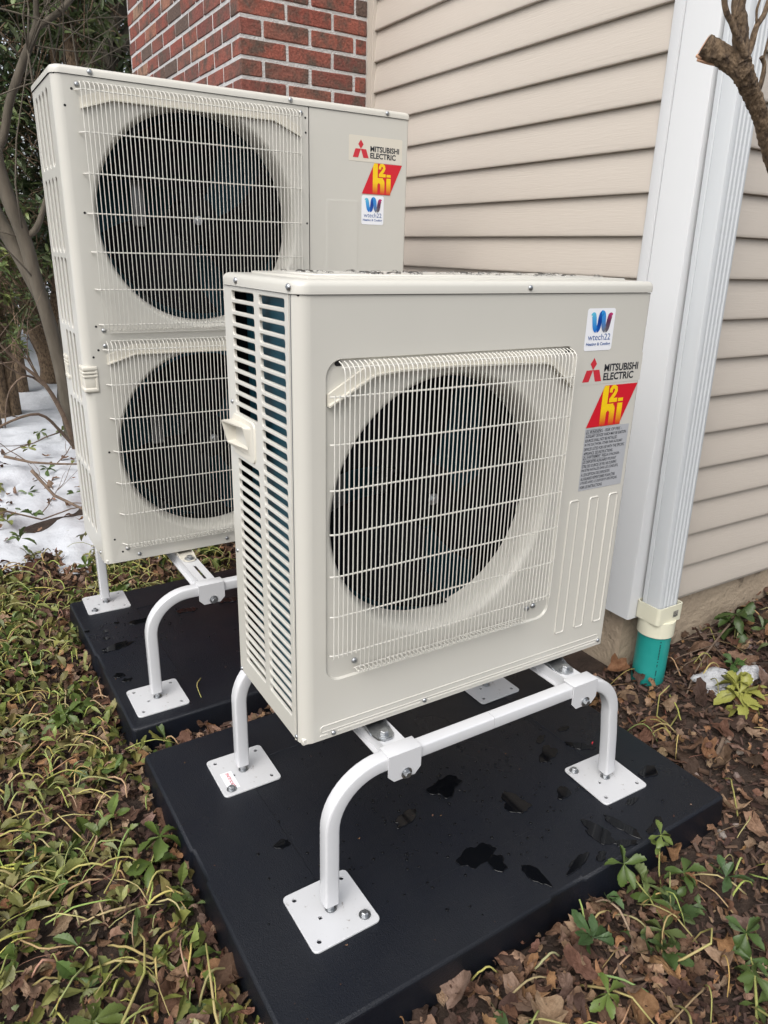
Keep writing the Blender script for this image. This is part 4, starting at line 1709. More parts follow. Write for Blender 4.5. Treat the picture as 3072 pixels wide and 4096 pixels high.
class Scatter:
    def __init__(s):
        s.V, s.F, s.Cc, s.n = [], [], [], 0

    def put(s, tm, pos, yaw, pitch, roll, size, cols):
        """tm: templates; arrays of instances"""
        pos, size, cols = np.asarray(pos, float), np.asarray(size, float), np.asarray(cols, float)
        if not len(pos):
            return
        Rm = rot_mats(np.asarray(yaw), np.asarray(pitch), np.asarray(roll))
        which = nrg.integers(0, len(tm), len(pos))
        for t, (tv, tf) in enumerate(tm):
            ix = np.where(which == t)[0]
            if not len(ix):
                continue
            P_ = np.einsum('nij,vj->nvi', Rm[ix], tv) * size[ix][:, None, None] + pos[ix][:, None, :]
            nv = len(tv)
            s.V.append(P_.reshape(-1, 3))
            s.F.append((tf[None] + (np.arange(len(ix)) * nv)[:, None, None] + s.n).reshape(-1, 3))
            s.Cc.append(np.repeat(cols[ix], nv, axis=0))
            s.n += nv * len(ix)

    def obj(s, name, m, parent=None, smooth=False):
        V, F, Cc = np.concatenate(s.V), np.concatenate(s.F), np.concatenate(s.Cc)
        me = bpy.data.meshes.new(name)
        me.vertices.add(len(V))
        me.vertices.foreach_set('co', V.astype(np.float32).ravel())
        me.loops.add(F.size)
        me.loops.foreach_set('vertex_index', F.astype(np.int32).ravel())
        me.polygons.add(len(F))
        me.polygons.foreach_set('loop_start', np.arange(0, F.size, 3, dtype=np.int32))
        me.polygons.foreach_set('use_smooth', np.full(len(F), smooth, dtype=bool))
        me.update(calc_edges=True)
        a = me.color_attributes.new('tint', 'FLOAT_COLOR', 'POINT')
        a.data.foreach_set('color', np.concatenate([Cc, np.ones((len(Cc), 1))], 1).astype(np.float32).ravel())
        me.materials.append(MATS[m])
        o = bpy.data.objects.new(name, me)
        C.objects.link(o)
        if parent is not None:
            o.parent = parent
        return o


T_PACHY = [tmpl_pachy(k) for k in range(14)]
T_DEAD = [tmpl_dead(k) for k in range(20)]
T_CHIP = [tmpl_chip(k) for k in range(8)]
T_STONE = [tmpl_stone(k) for k in range(6)]
T_LONG = [tmpl_long(k) for k in range(6)]

GREEN = [(0.146, 0.165, 0.042), (0.098, 0.13, 0.032), (0.189, 0.183, 0.057), (0.226, 0.212, 0.087), (0.071, 0.106, 0.027), (0.159, 0.132, 0.049), (0.183, 0.195, 0.057), (0.2, 0.22, 0.07), (0.1, 0.145, 0.04)]
BROWN = [(0.170, 0.098, 0.062), (0.115, 0.066, 0.044), (0.225, 0.140, 0.090), (0.075, 0.045, 0.033), (0.270, 0.150, 0.075), (0.200, 0.135, 0.098), (0.140, 0.072, 0.048), (0.30, 0.20, 0.13)]
BARKS = [(0.050, 0.028, 0.020), (0.075, 0.042, 0.030), (0.110, 0.066, 0.046), (0.032, 0.020, 0.015), (0.090, 0.055, 0.042)]


def pick(pal, n, jit=0.22):
    p = np.array(pal)[nrg.integers(0, len(pal), n)]
    return np.clip(p * (1 + nrg.uniform(-jit, jit, (n, 1))) * (1 + nrg.uniform(-0.06, 0.06, (n, 3))), 0, 1)


def spots(n, x0, x1, y0, y1, dens, margin=0.004):
    """n tries in a rectangle kept with probability dens(x,y)"""
    out = []
    for _ in range(n):
        x, y = rng.uniform(x0, x1), rng.uniform(y0, y1)
        if not pad_clear(x, y, margin) and rng.random() < dens(x, y):
            out.append((x, y))
    return out


def lay(sc, tm, pts, lo, hi, tilt, s0, s1, cols):
    n = len(pts)
    if n == 0:
        return
    pos = [(x, y, gz(x, y) + rng.uniform(lo, hi)) for x, y in pts]
    sc.put(tm, pos, nrg.uniform(0, 2 * PI, n), nrg.normal(0, tilt, n), nrg.normal(0, tilt, n), nrg.uniform(s0, s1, n), cols)


def nz2(x, y, f_, o):
    return mnoise.noise(Vector((x * f_, y * f_, o)))


def left_green(x, y):
    """share of green ground cover left of the pads"""
    g_ = 0.62 + 1.15 * nz2(x, y, 3.0, 3.0) + 0.4 * nz2(x, y, 9.0, 5.0)
    if y < 0.0 and x < -0.42:
        g_ -= 0.35
    if y > 2.05:
        g_ -= 0.25
    return max(0.0, min(1.0, g_))


def right_green(x, y):
    g_ = 0.10 + 0.9 * nz2(x, y, 4.0, 8.0)
    if y < -0.40:
        g_ += 0.16
    return max(0.0, min(1.0, g_))


def is_left(x, y):
    return x < -0.10 or (y > 1.55 and x < 0.7)


def under_snow(x, y):
    return y > 1.85 and snow_h(x, y) > 0.006


# mulch and bark chips everywhere
sc = Scatter()
p = spots(9000, -0.78, 0.7, -0.9, 2.45, lambda x, y: 0 if under_snow(x, y) else 0.75) + spots(10500, 0.0, 2.3, -1.1, 0.32, lambda x, y: 0.9) + spots(1500, -0.2, 1.25, 0.58, 0.76, lambda x, y: 1)
lay(sc, T_CHIP, p, 0.0, 0.016, 0.35, 0.008, 0.040, pick(BARKS, len(p)))
mulch = sc.obj('bark_mulch', 'stone')
tag(mulch, 'dark bark mulch chips covering the bare soil round the pads', 'mulch', kind='stuff')
# pebbles
sc = Scatter()
p = spots(700, -0.25, 1.25, 0.57, 0.78, lambda x, y: 0.9) + spots(500, 1.0, 1.9, -0.35, 0.30, lambda x, y: 0.55) + spots(250, -0.9, 0.0, -0.6, 1.5, lambda x, y: 0.25)
lay(sc, T_STONE, p, 0.002, 0.014, 0.5, 0.008, 0.032, pick([(0.16, 0.12, 0.10), (0.22, 0.18, 0.16), (0.12, 0.08, 0.07), (0.20, 0.12, 0.09)], len(p)))
peb = sc.obj('pebbles', 'stone')
tag(peb, 'small brown pebbles lying between and beside the black pads', 'pebbles', kind='stuff')
# fallen leaves
sc = Scatter()
p = spots(13500, -0.78, 0.7, -0.9, 2.45, lambda x, y: 0 if under_snow(x, y) else 0.85 - 0.42 * left_green(x, y)) + spots(5200, 0.0, 2.3, -1.1, 0.32, lambda x, y: 0.62 + 0.5 * nz2(x, y, 3.5, 1.0))
lay(sc, T_DEAD, p, 0.010, 0.044, 0.50, 0.012, 0.050, pick(BROWN, len(p), 0.3))
p = spots(4200, -1.9, -0.78, -1.2, 2.3, lambda x, y: 0 if under_snow(x, y) else 0.9)
lay(sc, T_DEAD, p, 0.010, 0.044, 0.50, 0.018, 0.07, pick(BROWN, len(p), 0.3))
p = spots(420, -1.0, 0.6, -0.9, 2.4, lambda x, y: 0 if under_snow(x, y) else 0.8) + spots(440, 0.2, 2.2, -1.1, 0.28, lambda x, y: 0.9)
lay(sc, T_DEAD, p, 0.026, 0.048, 0.34, 0.055, 0.095, pick(BROWN, len(p)) * 0.85)
p = spots(190, -1.0, 0.6, 2.0, 4.2, lambda x, y: 0.8 if under_snow(x, y) else 0)
n = len(p)
sc.put(T_DEAD, [(x, y, gz(x, y) + max(0, snow_h(x, y)) + 0.012) for x, y in p], nrg.uniform(0, 6, n), nrg.normal(0, .3, n), nrg.normal(0, .3, n), nrg.uniform(0.02, 0.085, n), pick(BROWN, n))
p = [(rng.uniform(-0.15, 1.03), rng.uniform(-0.28, 0.58)) for _ in range(46)] + [(rng.uniform(-0.17, 0.9), rng.uniform(0.75, 1.5)) for _ in range(26)]
p = [q for q in p if not any(abs(q[0] - a) < 0.085 and abs(q[1] - c) < 0.085 for a in (0.022, 0.83) for c in (-0.081, 0.411)) and not any(abs(q[0] + 0.084) < 0.085 and abs(q[1] - c) < 0.085 for c in (0.845, 1.56))]
n = len(p)
sc.put(T_DEAD, [(x, y, -0.3570) for x, y in p], nrg.uniform(0, 6, n), nrg.normal(0, .2, n), nrg.normal(0, .2, n), nrg.uniform(0.002, 0.008, n), pick(BROWN, n))
lit = sc.obj('leaf_litter', 'dead_leaf')
tag(lit, 'brown fallen leaves lying over the mulch and the edge of the snow', 'leaf litter', kind='stuff')

# torn-up pachysandra: loose leaves and yellow-green runners
sc = Scatter()


def whorls(pts, nl, s0, s1, lift_, pal, wilt=0.5):
    pos, yw, pt, rl, sz, idx = [], [], [], [], [], []
    for i, (x, y) in enumerate(pts):
        z = gz(x, y) + rng.uniform(0.014, lift_)
        a0 = rng.uniform(0, 6.28)
        k = rng.randint(*nl)
        lean = rng.uniform(-0.5, 0.5)
        for j in range(k):
            pos.append((x + rng.uniform(-.006, .006), y + rng.uniform(-.006, .006), z + rng.uniform(-.004, .004)))
            yw.append(a0 + j * 6.28 / k + rng.uniform(-0.5, 0.5))
            pt.append(rng.gauss(0.15, wilt) + lean * 0.5)
            rl.append(rng.gauss(0, wilt))
            sz.append(rng.uniform(s0, s1))
            idx.append(i)
    base = pick(pal, len(pts), 0.25)
    if pos:
        sc.put(T_PACHY, pos, yw, pt, rl, sz, base[np.array(idx)] * (1 + nrg.uniform(-0.15, 0.15, (len(idx), 1))))


whorls(spots(4300, -0.78, 0.5, -0.9, 2.35, lambda x, y: 0 if (under_snow(x, y) or not is_left(x, y)) else 0.92 * left_green(x, y)), (2, 5), 0.018, 0.060, 0.052, GREEN, 0.75)
whorls(spots(1500, -1.9, -0.78, -1.2, 2.3, lambda x, y: 0 if under_snow(x, y) else left_green(x, y)), (2, 5), 0.02, 0.06, 0.052, GREEN, 0.7)
whorls(spots(520, 0.15, 2.2, -1.1, 0.28, lambda x, y: right_green(x, y)), (4, 7), 0.035, 0.062, 0.060, [(0.055, 0.100, 0.032), (0.075, 0.125, 0.040), (0.045, 0.080, 0.028), (0.100, 0.130, 0.050)], 0.45)
whorls(spots(110, -0.9, 0.5, 2.0, 4.5, lambda x, y: 0.5 if under_snow(x, y) else 0), (4, 7), 0.04, 0.07, 0.13, GREEN, 0.4)
pv = sc.obj('pachysandra_leaves', 'leaf')
tag(pv, 'trampled green pachysandra leaves spread over the litter round the pads', 'ground cover', kind='stuff')


def runner(b, x, y, ln, r_, turn=0.5, hop=0.05, n=9, dir_=None, z0=0.016):
    a = rng.uniform(0, 2 * PI) if dir_ is None else dir_
    cv = rng.gauss(0, turn)
    pts = []
    hp = rng.uniform(0.3, 1.0) * hop
    px_, py_ = x, y
    for k in range(n):
        t = k / (n - 1)
        z = gz(px_, py_) + z0 + hp * math.sin(PI * t) + rng.uniform(-.002, .002)
        pts.append((px_, py_, z))
        a += cv * ln / n * 9 + rng.gauss(0, 0.10)
        px_ += math.cos(a) * ln / n
        py_ += math.sin(a) * ln / n
        if pad_clear(px_, py_, 0.006):
            break
    if len(pts) >= 3:
        b.tube(pts, [r_ * (1 - 0.3 * k / len(pts)) for k in range(len(pts))], 5)


b = MB()
STEMC = [(0.391, 0.368, 0.115), (0.31, 0.322, 0.092), (0.437, 0.368, 0.149), (0.265, 0.241, 0.092), (0.368, 0.276, 0.149), (0.276, 0.299, 0.098)]
for (x, y) in spots(2900, -0.78, 0.5, -0.9, 2.3, lambda x, y: 0 if (under_snow(x, y) or not is_left(x, y)) else 0.16 + 0.8 * left_green(x, y)):
    b.col = (*[c * rng.uniform(0.8, 1.15) for c in rng.choice(STEMC)], 1)
    runner(b, x, y, rng.uniform(0.03, 0.17), rng.uniform(0.0013, 0.0029), 0.5, 0.034, z0=0.036)
for (x, y) in spots(560, 0.1, 2.2, -1.1, 0.25, lambda x, y: 0.30 + right_green(x, y) * 0.8 + (0.4 if y < -0.42 else 0)):
    b.col = (*[c * rng.uniform(0.7, 1.05) for c in rng.choice(STEMC)], 1)
    runner(b, x, y, rng.uniform(0.05, 0.17), rng.uniform(0.0016, 0.0028), 0.5, 0.05, z0=0.026)
for (x, y) in spots(260, 0.1, 2.2, -1.1, 0.28, lambda x, y: 0.7) + spots(120, -0.9, 0.3, -0.9, 2.3, lambda x, y: 0 if under_snow(x, y) else 0.6):
    b.col = (*[c * rng.uniform(0.7, 1.15) for c in rng.choice([(0.15, 0.09, 0.055), (0.24, 0.15, 0.09), (0.10, 0.062, 0.042)])], 1)
    runner(b, x, y, rng.uniform(0.05, 0.22), rng.uniform(0.0007, 0.0016), 0.15, 0.012, z0=0.022, n=6)
me = b.mesh('runners', fix=False)
ro = link('pachysandra_runners', me, 'stone')
tag(ro, 'yellow-green pachysandra runners and fine twigs tangled over the litter', 'stems', kind='stuff')


# ------------------------------------------------------------------ single plants and twigs
def leaf_mesh(k, tint):
    tv, tf = T_PACHY[k]
    q = MB()
    q.col = (*tint, 1)
    q.add([tuple(v) for v in tv], [tuple(f) for f in tf], True)
    me = q.mesh('leaf', fix=False)
    me.materials.append(MATS['leaf'])
    return me


LM = {}


def sprig(name, base, path, whorl_at, label, tint, size=0.05, stem_r=0.0022, stem_tint=(0.25, 0.26, 0.08), per=6, tilt=-0.05, group=None):
    o = empty(name, base)
    tag(o, label, 'plant', group)
    B0 = Vector(base)
    q = MB()
    q.col = (*stem_tint, 1)
    P_ = [Vector(p) - B0 for p in path]
    q.tube(P_, [stem_r * (1 - 0.35 * i / len(P_)) for i in range(len(P_))], 6)
    q.obj('stem', 'stone', o, fix=False)
    for (wi, nl, sz) in whorl_at:
        c = P_[wi]
        a0 = rng.uniform(0, 6.28)
        for j in range(nl):
            tk = rng.randrange(14)
            key = (tk, tint)
            if key not in LM:
                LM[key] = leaf_mesh(tk, tint)
            l = link('leaf', LM[key], None, o, c, (rng.gauss(tilt, 0.42), rng.gauss(0, 0.4), a0 + j * 6.28 / nl + rng.uniform(-.3, .3)))
            k_ = size * sz * rng.uniform(0.8, 1.1)
            l.scale = (k_, k_, k_)
    return o


def gp(x, y, dz=0.02):
    return (x, y, gz(x, y) + dz)


DG = (0.075, 0.115, 0.027)
sprig('pachysandra_plant', gp(0.675, -0.415, 0.01), [gp(0.675, -0.415, 0.01), gp(0.66, -0.375, 0.06), gp(0.640, -0.335, 0.10), gp(0.628, -0.318, 0.125)], [(3, 6, 1.0), (1, 4, 1.0)], 'green pachysandra sprig leaning up against the front edge of the near pad', DG, 0.050)
sprig('pachysandra_plant', gp(0.735, -0.355, 0.01), [gp(0.735, -0.355, 0.01), gp(0.738, -0.335, 0.06), gp(0.748, -0.318, 0.115), gp(0.758, -0.31, 0.135)], [(3, 5, 0.8), (2, 3, 0.7)], 'small upright pachysandra sprig with pale tip at the near pad edge', (0.112, 0.150, 0.036), 0.045)
sprig('pachysandra_plant', gp(0.785, -0.405, 0.01), [gp(0.785, -0.405, 0.01), gp(0.775, -0.39, 0.05), gp(0.77, -0.375, 0.075)], [(2, 7, 1.0), (1, 4, 0.9)], 'dense dark pachysandra clump right of the leaning sprig', (0.062, 0.098, 0.024), 0.047)
sprig('pachysandra_plant', gp(0.64, -0.47, 0.01), [gp(0.64, -0.47, 0.01), gp(0.632, -0.455, 0.04), gp(0.62, -0.44, 0.055)], [(2, 6, 1.0)], 'low drooping pachysandra plant in front of the leaning sprig', (0.081, 0.105, 0.032), 0.046)
sprig('pachysandra_plant', gp(0.75, -0.545, 0.01), [gp(0.72, -0.60, 0.015), gp(0.735, -0.57, 0.04), gp(0.755, -0.54, 0.07)], [(2, 8, 1.0), (1, 5, 0.9)], 'broad dark pachysandra plant at the right foreground edge', (0.060, 0.100, 0.027), 0.048)
sprig('pachysandra_plant', gp(0.665, -0.625, 0.01), [gp(0.62, -0.66, 0.015), gp(0.65, -0.635, 0.04), gp(0.672, -0.61, 0.075)], [(2, 7, 1.0), (1, 4, 0.8)], 'pachysandra plant with thick yellow-green stem in the bottom right corner', (0.073, 0.108, 0.029), 0.048, 0.0034)
sprig('pachysandra_plant', gp(0.43, -0.50, 0.01), [gp(0.43, -0.50, 0.01), gp(0.42, -0.49, 0.04), gp(0.405, -0.485, 0.06)], [(2, 6, 1.0)], 'bright green pachysandra tuft at the bottom of the picture right of the pad corner', (0.106, 0.150, 0.032), 0.046)
sprig('pachysandra_plant', gp(1.43, -0.064, 0.01), [gp(1.39, -0.12, 0.02), gp(1.41, -0.085, 0.045), gp(1.435, -0.055, 0.06), gp(1.450, -0.03, 0.070)], [(3, 8, 0.85), (2, 9, 1.15), (1, 6, 1.0)], 'yellow-green pachysandra plant beside the snow patch near the drain pipe', (0.285, 0.285, 0.070), 0.068, 0.0026, (0.34, 0.34, 0.11), tilt=0.05)
sprig('pachysandra_plant', gp(1.80, 0.215, 0.01), [gp(1.78, 0.19, 0.01), gp(1.79, 0.20, 0.05), gp(1.80, 0.215, 0.09)], [(2, 8, 1.0), (1, 6, 1.1)], 'dark green pachysandra plant against the concrete foundation', (0.056, 0.090, 0.026), 0.075)
sprig('pachysandra_plant', gp(-0.235, 0.30, 0.01), [gp(-0.28, 0.24, 0.015), gp(-0.255, 0.27, 0.05), gp(-0.225, 0.30, 0.085)], [(2, 7, 1.0), (1, 5, 1.0)], 'glossy green pachysandra plant beside the left edge of the near pad', (0.088, 0.130, 0.029), 0.060)
sprig('pachysandra_plant', gp(-0.33, 0.95, 0.01), [gp(-0.36, 0.90, 0.015), gp(-0.345, 0.93, 0.04), gp(-0.33, 0.95, 0.06)], [(2, 8, 1.0), (1, 6, 1.0)], 'fresh green pachysandra plant left of the rear pad corner', (0.094, 0.135, 0.030), 0.060)
sprig('pachysandra_plant', gp(-0.44, -0.05, 0.01), [gp(-0.47, -0.09, 0.015), gp(-0.455, -0.07, 0.04), gp(-0.44, -0.05, 0.06)], [(2, 7, 1.0), (1, 5, 1.0)], 'broad-leaved pachysandra plant in the bottom left corner', (0.100, 0.130, 0.032), 0.062)


def twig(name, pts, r_, label, m='twig_brown', cat='twig', side=()):
    o = MB()
    base = Vector(pts[0])
    P_ = [Vector(p) - base for p in pts]
    o.tube(P_, [r_ * (1 - 0.6 * i / len(P_)) for i in range(len(P_))], 6)
    for sp_ in side:
        Q = [Vector(p) - base for p in sp_]
        o.tube(Q, [r_ * 0.55 * (1 - 0.6 * i / len(Q)) for i in range(len(Q))], 5)
    ob = o.obj(name, m, None, base, fix=False)
    tag(ob, label, cat)
    return ob


twig('dry_twig', [(0.063, 0.881, -0.3545), (0.045, 0.860, -0.3545), (0.038, 0.841, -0.354), (0.034, 0.81, -0.3545), (0.031, 0.779, -0.3545)], 0.0022, 'short yellow twig lying on the rear pad', 'stem')
twig('dry_twig', [gp(1.88, 0.245, 0.05), gp(1.72, 0.20, 0.06), gp(1.56, 0.15, 0.055), gp(1.43, 0.10, 0.045), gp(1.33, 0.05, 0.03)], 0.0042, 'dry branching twig lying in front of the green drain pipe',
     side=([gp(1.62, 0.17, 0.055), gp(1.50, 0.19, 0.05), gp(1.41, 0.20, 0.04)], [gp(1.58, 0.16, 0.055), gp(1.50, 0.10, 0.04), gp(1.45, 0.03, 0.03)], [gp(1.62, 0.17, 0.055), gp(1.60, 0.08, 0.035), gp(1.585, 0.0, 0.03)], [gp(1.56, 0.15, 0.05), gp(1.46, 0.15, 0.05), gp(1.37, 0.13, 0.05)], [gp(1.70, 0.2, 0.06), gp(1.66, 0.24, 0.045), gp(1.58, 0.265, 0.04)]))
twig('dry_twig', [gp(1.26, 0.02, 0.02), gp(1.20, 0.0, 0.03), gp(1.155, 0.02, 0.08), gp(1.165, 0.03, 0.14), gp(1.19, 0.02, 0.165)], 0.0028, 'bent yellow runner standing up beside the right leg of the near stand', 'stem')
twig('dry_twig', [gp(0.83, -0.46, 0.03), gp(0.90, -0.425, 0.035), gp(0.96, -0.39, 0.03)], 0.0034, 'straight grey twig lying on the leaves right of the near pad')
twig('dry_twig', [gp(1.20, -0.155, 0.02), gp(1.26, -0.13, 0.022), gp(1.33, -0.10, 0.02)], 0.0075, 'thick brown bark-covered stick lying right of the near pad')
# bent runners standing clear of the litter in the foreground
twig('pachysandra_runner', [gp(0.56, -0.47, 0.02), gp(0.60, -0.505, 0.05), gp(0.645, -0.53, 0.095), gp(0.665, -0.515, 0.11), gp(0.675, -0.49, 0.07), gp(0.66, -0.48, 0.03)], 0.0030, 'looped yellow runner arching over the leaves in the right foreground', 'stem', 'stem')
twig('pachysandra_runner', [gp(0.40, -0.42, 0.02), gp(0.43, -0.47, 0.04), gp(0.445, -0.51, 0.05), gp(0.45, -0.56, 0.03)], 0.0030, 'long green runner crossing the leaves below the near pad edge', 'stem', 'stem')
twig('pachysandra_runner', [gp(0.50, -0.47, 0.02), gp(0.56, -0.50, 0.03), gp(0.62, -0.50, 0.03), gp(0.68, -0.47, 0.03)], 0.0030, 'orange-brown runner lying flat in the right foreground', 'twig_brown', 'stem')
twig('pachysandra_runner', [gp(-0.25, -0.20, 0.03), gp(-0.25, -0.15, 0.07), gp(-0.235, -0.08, 0.09), gp(-0.225, -0.03, 0.10)], 0.0032, 'upright yellow runner beside the left edge of the near pad', 'stem', 'stem')
twig('pachysandra_runner', [gp(-0.45, -0.16, 0.03), gp(-0.40, -0.08, 0.06), gp(-0.34, -0.01, 0.07), gp(-0.32, 0.07, 0.06), gp(-0.33, 0.15, 0.03)], 0.0034, 'long thick green runner bending across the bottom left litter', 'stem', 'stem')
twig('pachysandra_runner', [gp(-0.44, 0.08, 0.03), gp(-0.38, 0.06, 0.05), gp(-0.32, 0.02, 0.05), gp(-0.27, 0.03, 0.05)], 0.0032, 'green runner lying crosswise in the bottom left litter', 'stem', 'stem')

rb = MB()
rb.tube([(0.0, 0.0, 0.0), (0.004, 0.003, 0.001), (0.009, 0.005, 0.0)], [0.0016, 0.002, 0.0015], 6)
tag(rb.obj('plastic_scrap', 'ink_red', None, (0.905, 0.035, -0.3562)), 'tiny red plastic scrap lying on the near pad left of the right foot plate', 'scrap')
# snow remnants near the drain pipe
def snow_patch(c, rx, ry, h_, sd, label):
    r_ = random.Random(sd)
    bm = bmesh.new()
    bmesh.ops.create_icosphere(bm, subdivisions=4, radius=1.0)
    q = MB()
    for v in bm.verts:
        k = 1 + 0.35 * mnoise.noise(v.co * 1.6 + Vector((sd, 0, 0))) + 0.14 * mnoise.noise(v.co * 5 + Vector((sd, 3, 0)))
        v.co = Vector((v.co.x * rx * k, v.co.y * ry * k, max(-0.4, v.co.z) * h_ * k))
    q.bm(bm)
    o = q.obj('snow_patch', 'old_snow', None, (c[0], c[1], gz(c[0], c[1]) + 0.030), fix=False)
    tag(o, label, 'snow')


snow_patch((1.47, 0.045), 0.078, 0.054, 0.032, 3, 'larger speckled snow remnant between the drain pipe and the yellow-green plant')
snow_patch((1.60, 0.010), 0.055, 0.036, 0.028, 7, 'small snow remnant at the right picture edge behind the yellow-green plant')

# ------------------------------------------------------------------ water on the pads and on the lid
def puddle(b, cx, cy, rx, ry, rot_, z, sd, hh=0.0016):
    """a flat-topped film with a rounded rim; small ones are domes"""
    big = rx > 0.0075 and z < 0
    if big:
        rx, ry = rx * 1.3, ry * 1.25
    n = 48 if big else 12
    ring = []
    for k in range(n):
        a = 2 * PI * k / n
        d = 1 + 0.50 * mnoise.noise(Vector((math.cos(a) * 1.3, math.sin(a) * 1.3, sd * 3.17 + 0.4))) + 0.20 * mnoise.noise(Vector((math.cos(a) * 2.8, math.sin(a) * 2.8, sd * 1.73 + 0.2)))
        u_, v_ = rx * d * math.cos(a), ry * d * math.sin(a)
        ring.append((u_ * math.cos(rot_) - v_ * math.sin(rot_), u_ * math.sin(rot_) + v_ * math.cos(rot_)))

    def inset(r_, d):
        out = []
        for k in range(n):
            p0, p1, p2 = Vector(r_[k - 1]), Vector(r_[k]), Vector(r_[(k + 1) % n])
            t = (p2 - p0).normalized()
            q_ = p1 + Vector((-t.y, t.x)) * d
            out.append((q_.x, q_.y))
        return out
    if big:
        hh = min(0.0012 + 0.00013 * (sd % 9), 0.16 * min(rx, ry))
        lv = [(ring, -0.0006), (inset(ring, 0.0004), 0.5 * hh), (inset(ring, 0.0010), 0.85 * hh), (inset(ring, 0.0016), hh)]
        for (r0, h0), (r1, h1) in zip(lv[:-1], lv[1:]):
            vs = [(cx + x, cy + y, z + h0) for x, y in r0] + [(cx + x, cy + y, z + h1) for x, y in r1]
            b.add(vs, [(k, (k + 1) % n, n + (k + 1) % n, n + k) for k in range(n)], True)
        b.sheet([(cx + x, cy + y) for x, y in lv[-1][0]], [], lambda u, v, w_: (u, v, w_), z + hh)
        return
    levels = [(1.0, -0.0006), (0.95, 0.45 * hh), (0.75, 0.85 * hh), (0.4, hh)]
    vs = [(cx + x * k, cy + y * k, z + h_) for k, h_ in levels for x, y in ring] + [(cx, cy, z + hh)]
    m = len(levels)
    fs = [(i * n + k, i * n + (k + 1) % n, (i + 1) * n + (k + 1) % n, (i + 1) * n + k) for i in range(m - 1) for k in range(n)]
    fs += [((m - 1) * n + k, (m - 1) * n + (k + 1) % n, m * n) for k in range(n)]
    b.add(vs, fs, True)


ZP = -0.3583
b = MB()
for i, (x, y, rx, ry, a) in enumerate([(0.668, -0.208, 0.020, 0.034, 0.3), (0.700, -0.262, 0.026, 0.009, -0.5), (0.735, -0.22, 0.012, 0.036, 0.25), (0.785, -0.266, 0.012, 0.007, 0), (0.816, -0.258, 0.020, 0.009, 0.5),
                                       (0.952, -0.122, 0.022, 0.014, 0.2), (0.695, -0.068, 0.022, 0.012, 0.6), (0.560, -0.250, 0.030, 0.010, 0.3), (0.622, -0.262, 0.014, 0.008, 0.4), (0.452, -0.225, 0.012, 0.032, 0.2),
                                       (0.825, -0.175, 0.016, 0.007, 0), (0.562, -0.038, 0.024, 0.030, 0.2), (0.768, 0.068, 0.030, 0.020, 0.5), (0.870, 0.048, 0.012, 0.030, 0.8), (1.06, 0.11, 0.014, 0.007, 0), (0.448, 0.103, 0.034, 0.026, 0.2),
                                       (0.375, -0.117, 0.034, 0.022, 0.1), (0.009, 0.130, 0.014, 0.011, 0), (0.80, 0.126, 0.018, 0.009, 0.5), (0.885, 0.127, 0.016, 0.008, 0), (0.40, -0.16, 0.016, 0.02, 0), (0.30, 0.06, 0.03, 0.012, 0.4)]):
    inside = 0.034 < x < 0.85 and -0.13 < y < 0.43
    puddle(b, x, y, rx, ry, a, ZP - (0.0018 if inside else 0), i + 1)
for k in range(330):
    x, y = rng.gauss(0.42, 0.26), rng.gauss(0.06, 0.15)
    if -0.12 < x < 1.0 and -0.25 < y < 0.55 and not (abs(x - 0.02) < 0.085 and abs(y + 0.081) < 0.085):
        inside = 0.034 < x < 0.85 and -0.13 < y < 0.43
        r_ = rng.uniform(0.0012, 0.0042)
        puddle(b, x, y, r_, r_ * rng.uniform(.6, 1), rng.uniform(0, 3), ZP - (0.0018 if inside else 0), 50 + k, r_ * 0.45)
wf = b.obj('standing_water', 'water', None, fix=False)
tag(wf, 'clear puddles and drops lying on the near black pad', 'water', kind='stuff')
b = MB()
for i, (x, y, rx, ry, a) in enumerate([(-0.007, 1.351, 0.032, 0.015, 0), (0.165, 1.36, 0.032, 0.016, 0), (-0.118, 1.211, 0.040, 0.016, 0.25), (0.34, 1.367, 0.035, 0.016, 0), (-0.153, 1.026, 0.014, 0.012, 0), (-0.187, 1.365, 0.008, 0.008, 0), (-0.131, 1.335, 0.009, 0.008, 0), (-0.139, 1.284, 0.010, 0.009, 0), (-0.084, 1.38, 0.008, 0.007, 0), (-0.14, 0.988, 0.012, 0.009, 0)]):
    inside = x > 0.03 and y > 0.9
    puddle(b, x, y, rx, ry, a, ZP - (0.0018 if inside else 0), i + 31)
for k in range(120):
    x, y = rng.gauss(-0.03, 0.10), rng.gauss(1.25, 0.12)
    if -0.17 < x < 0.3 and 0.95 < y < 1.45:
        r_ = rng.uniform(0.0015, 0.004)
        puddle(b, x, y, r_, r_, 0, ZP - (0.0018 if x > 0.02 else 0), 400 + k, r_ * 0.45)
wr = b.obj('standing_water', 'water', None, fix=False)
tag(wr, 'clear puddles and drops lying on the rear black pad', 'water', kind='stuff')
b = MB()
for k in range(130):
    x, y = rng.uniform(0.08, 0.78), rng.uniform(0.088, 0.265)
    r_ = rng.uniform(0.0015, 0.007) if k > 14 else rng.uniform(0.008, 0.014)
    puddle(b, x, y, r_, r_ * rng.uniform(0.6, 1), rng.uniform(0, 3), 0.8862, 700 + k, min(0.0035, r_ * 0.5))
wl = b.obj('water_drops', 'water_film', None, fix=False)
tag(wl, 'clear water drops standing on the lid of the single-fan unit', 'water', kind='stuff')

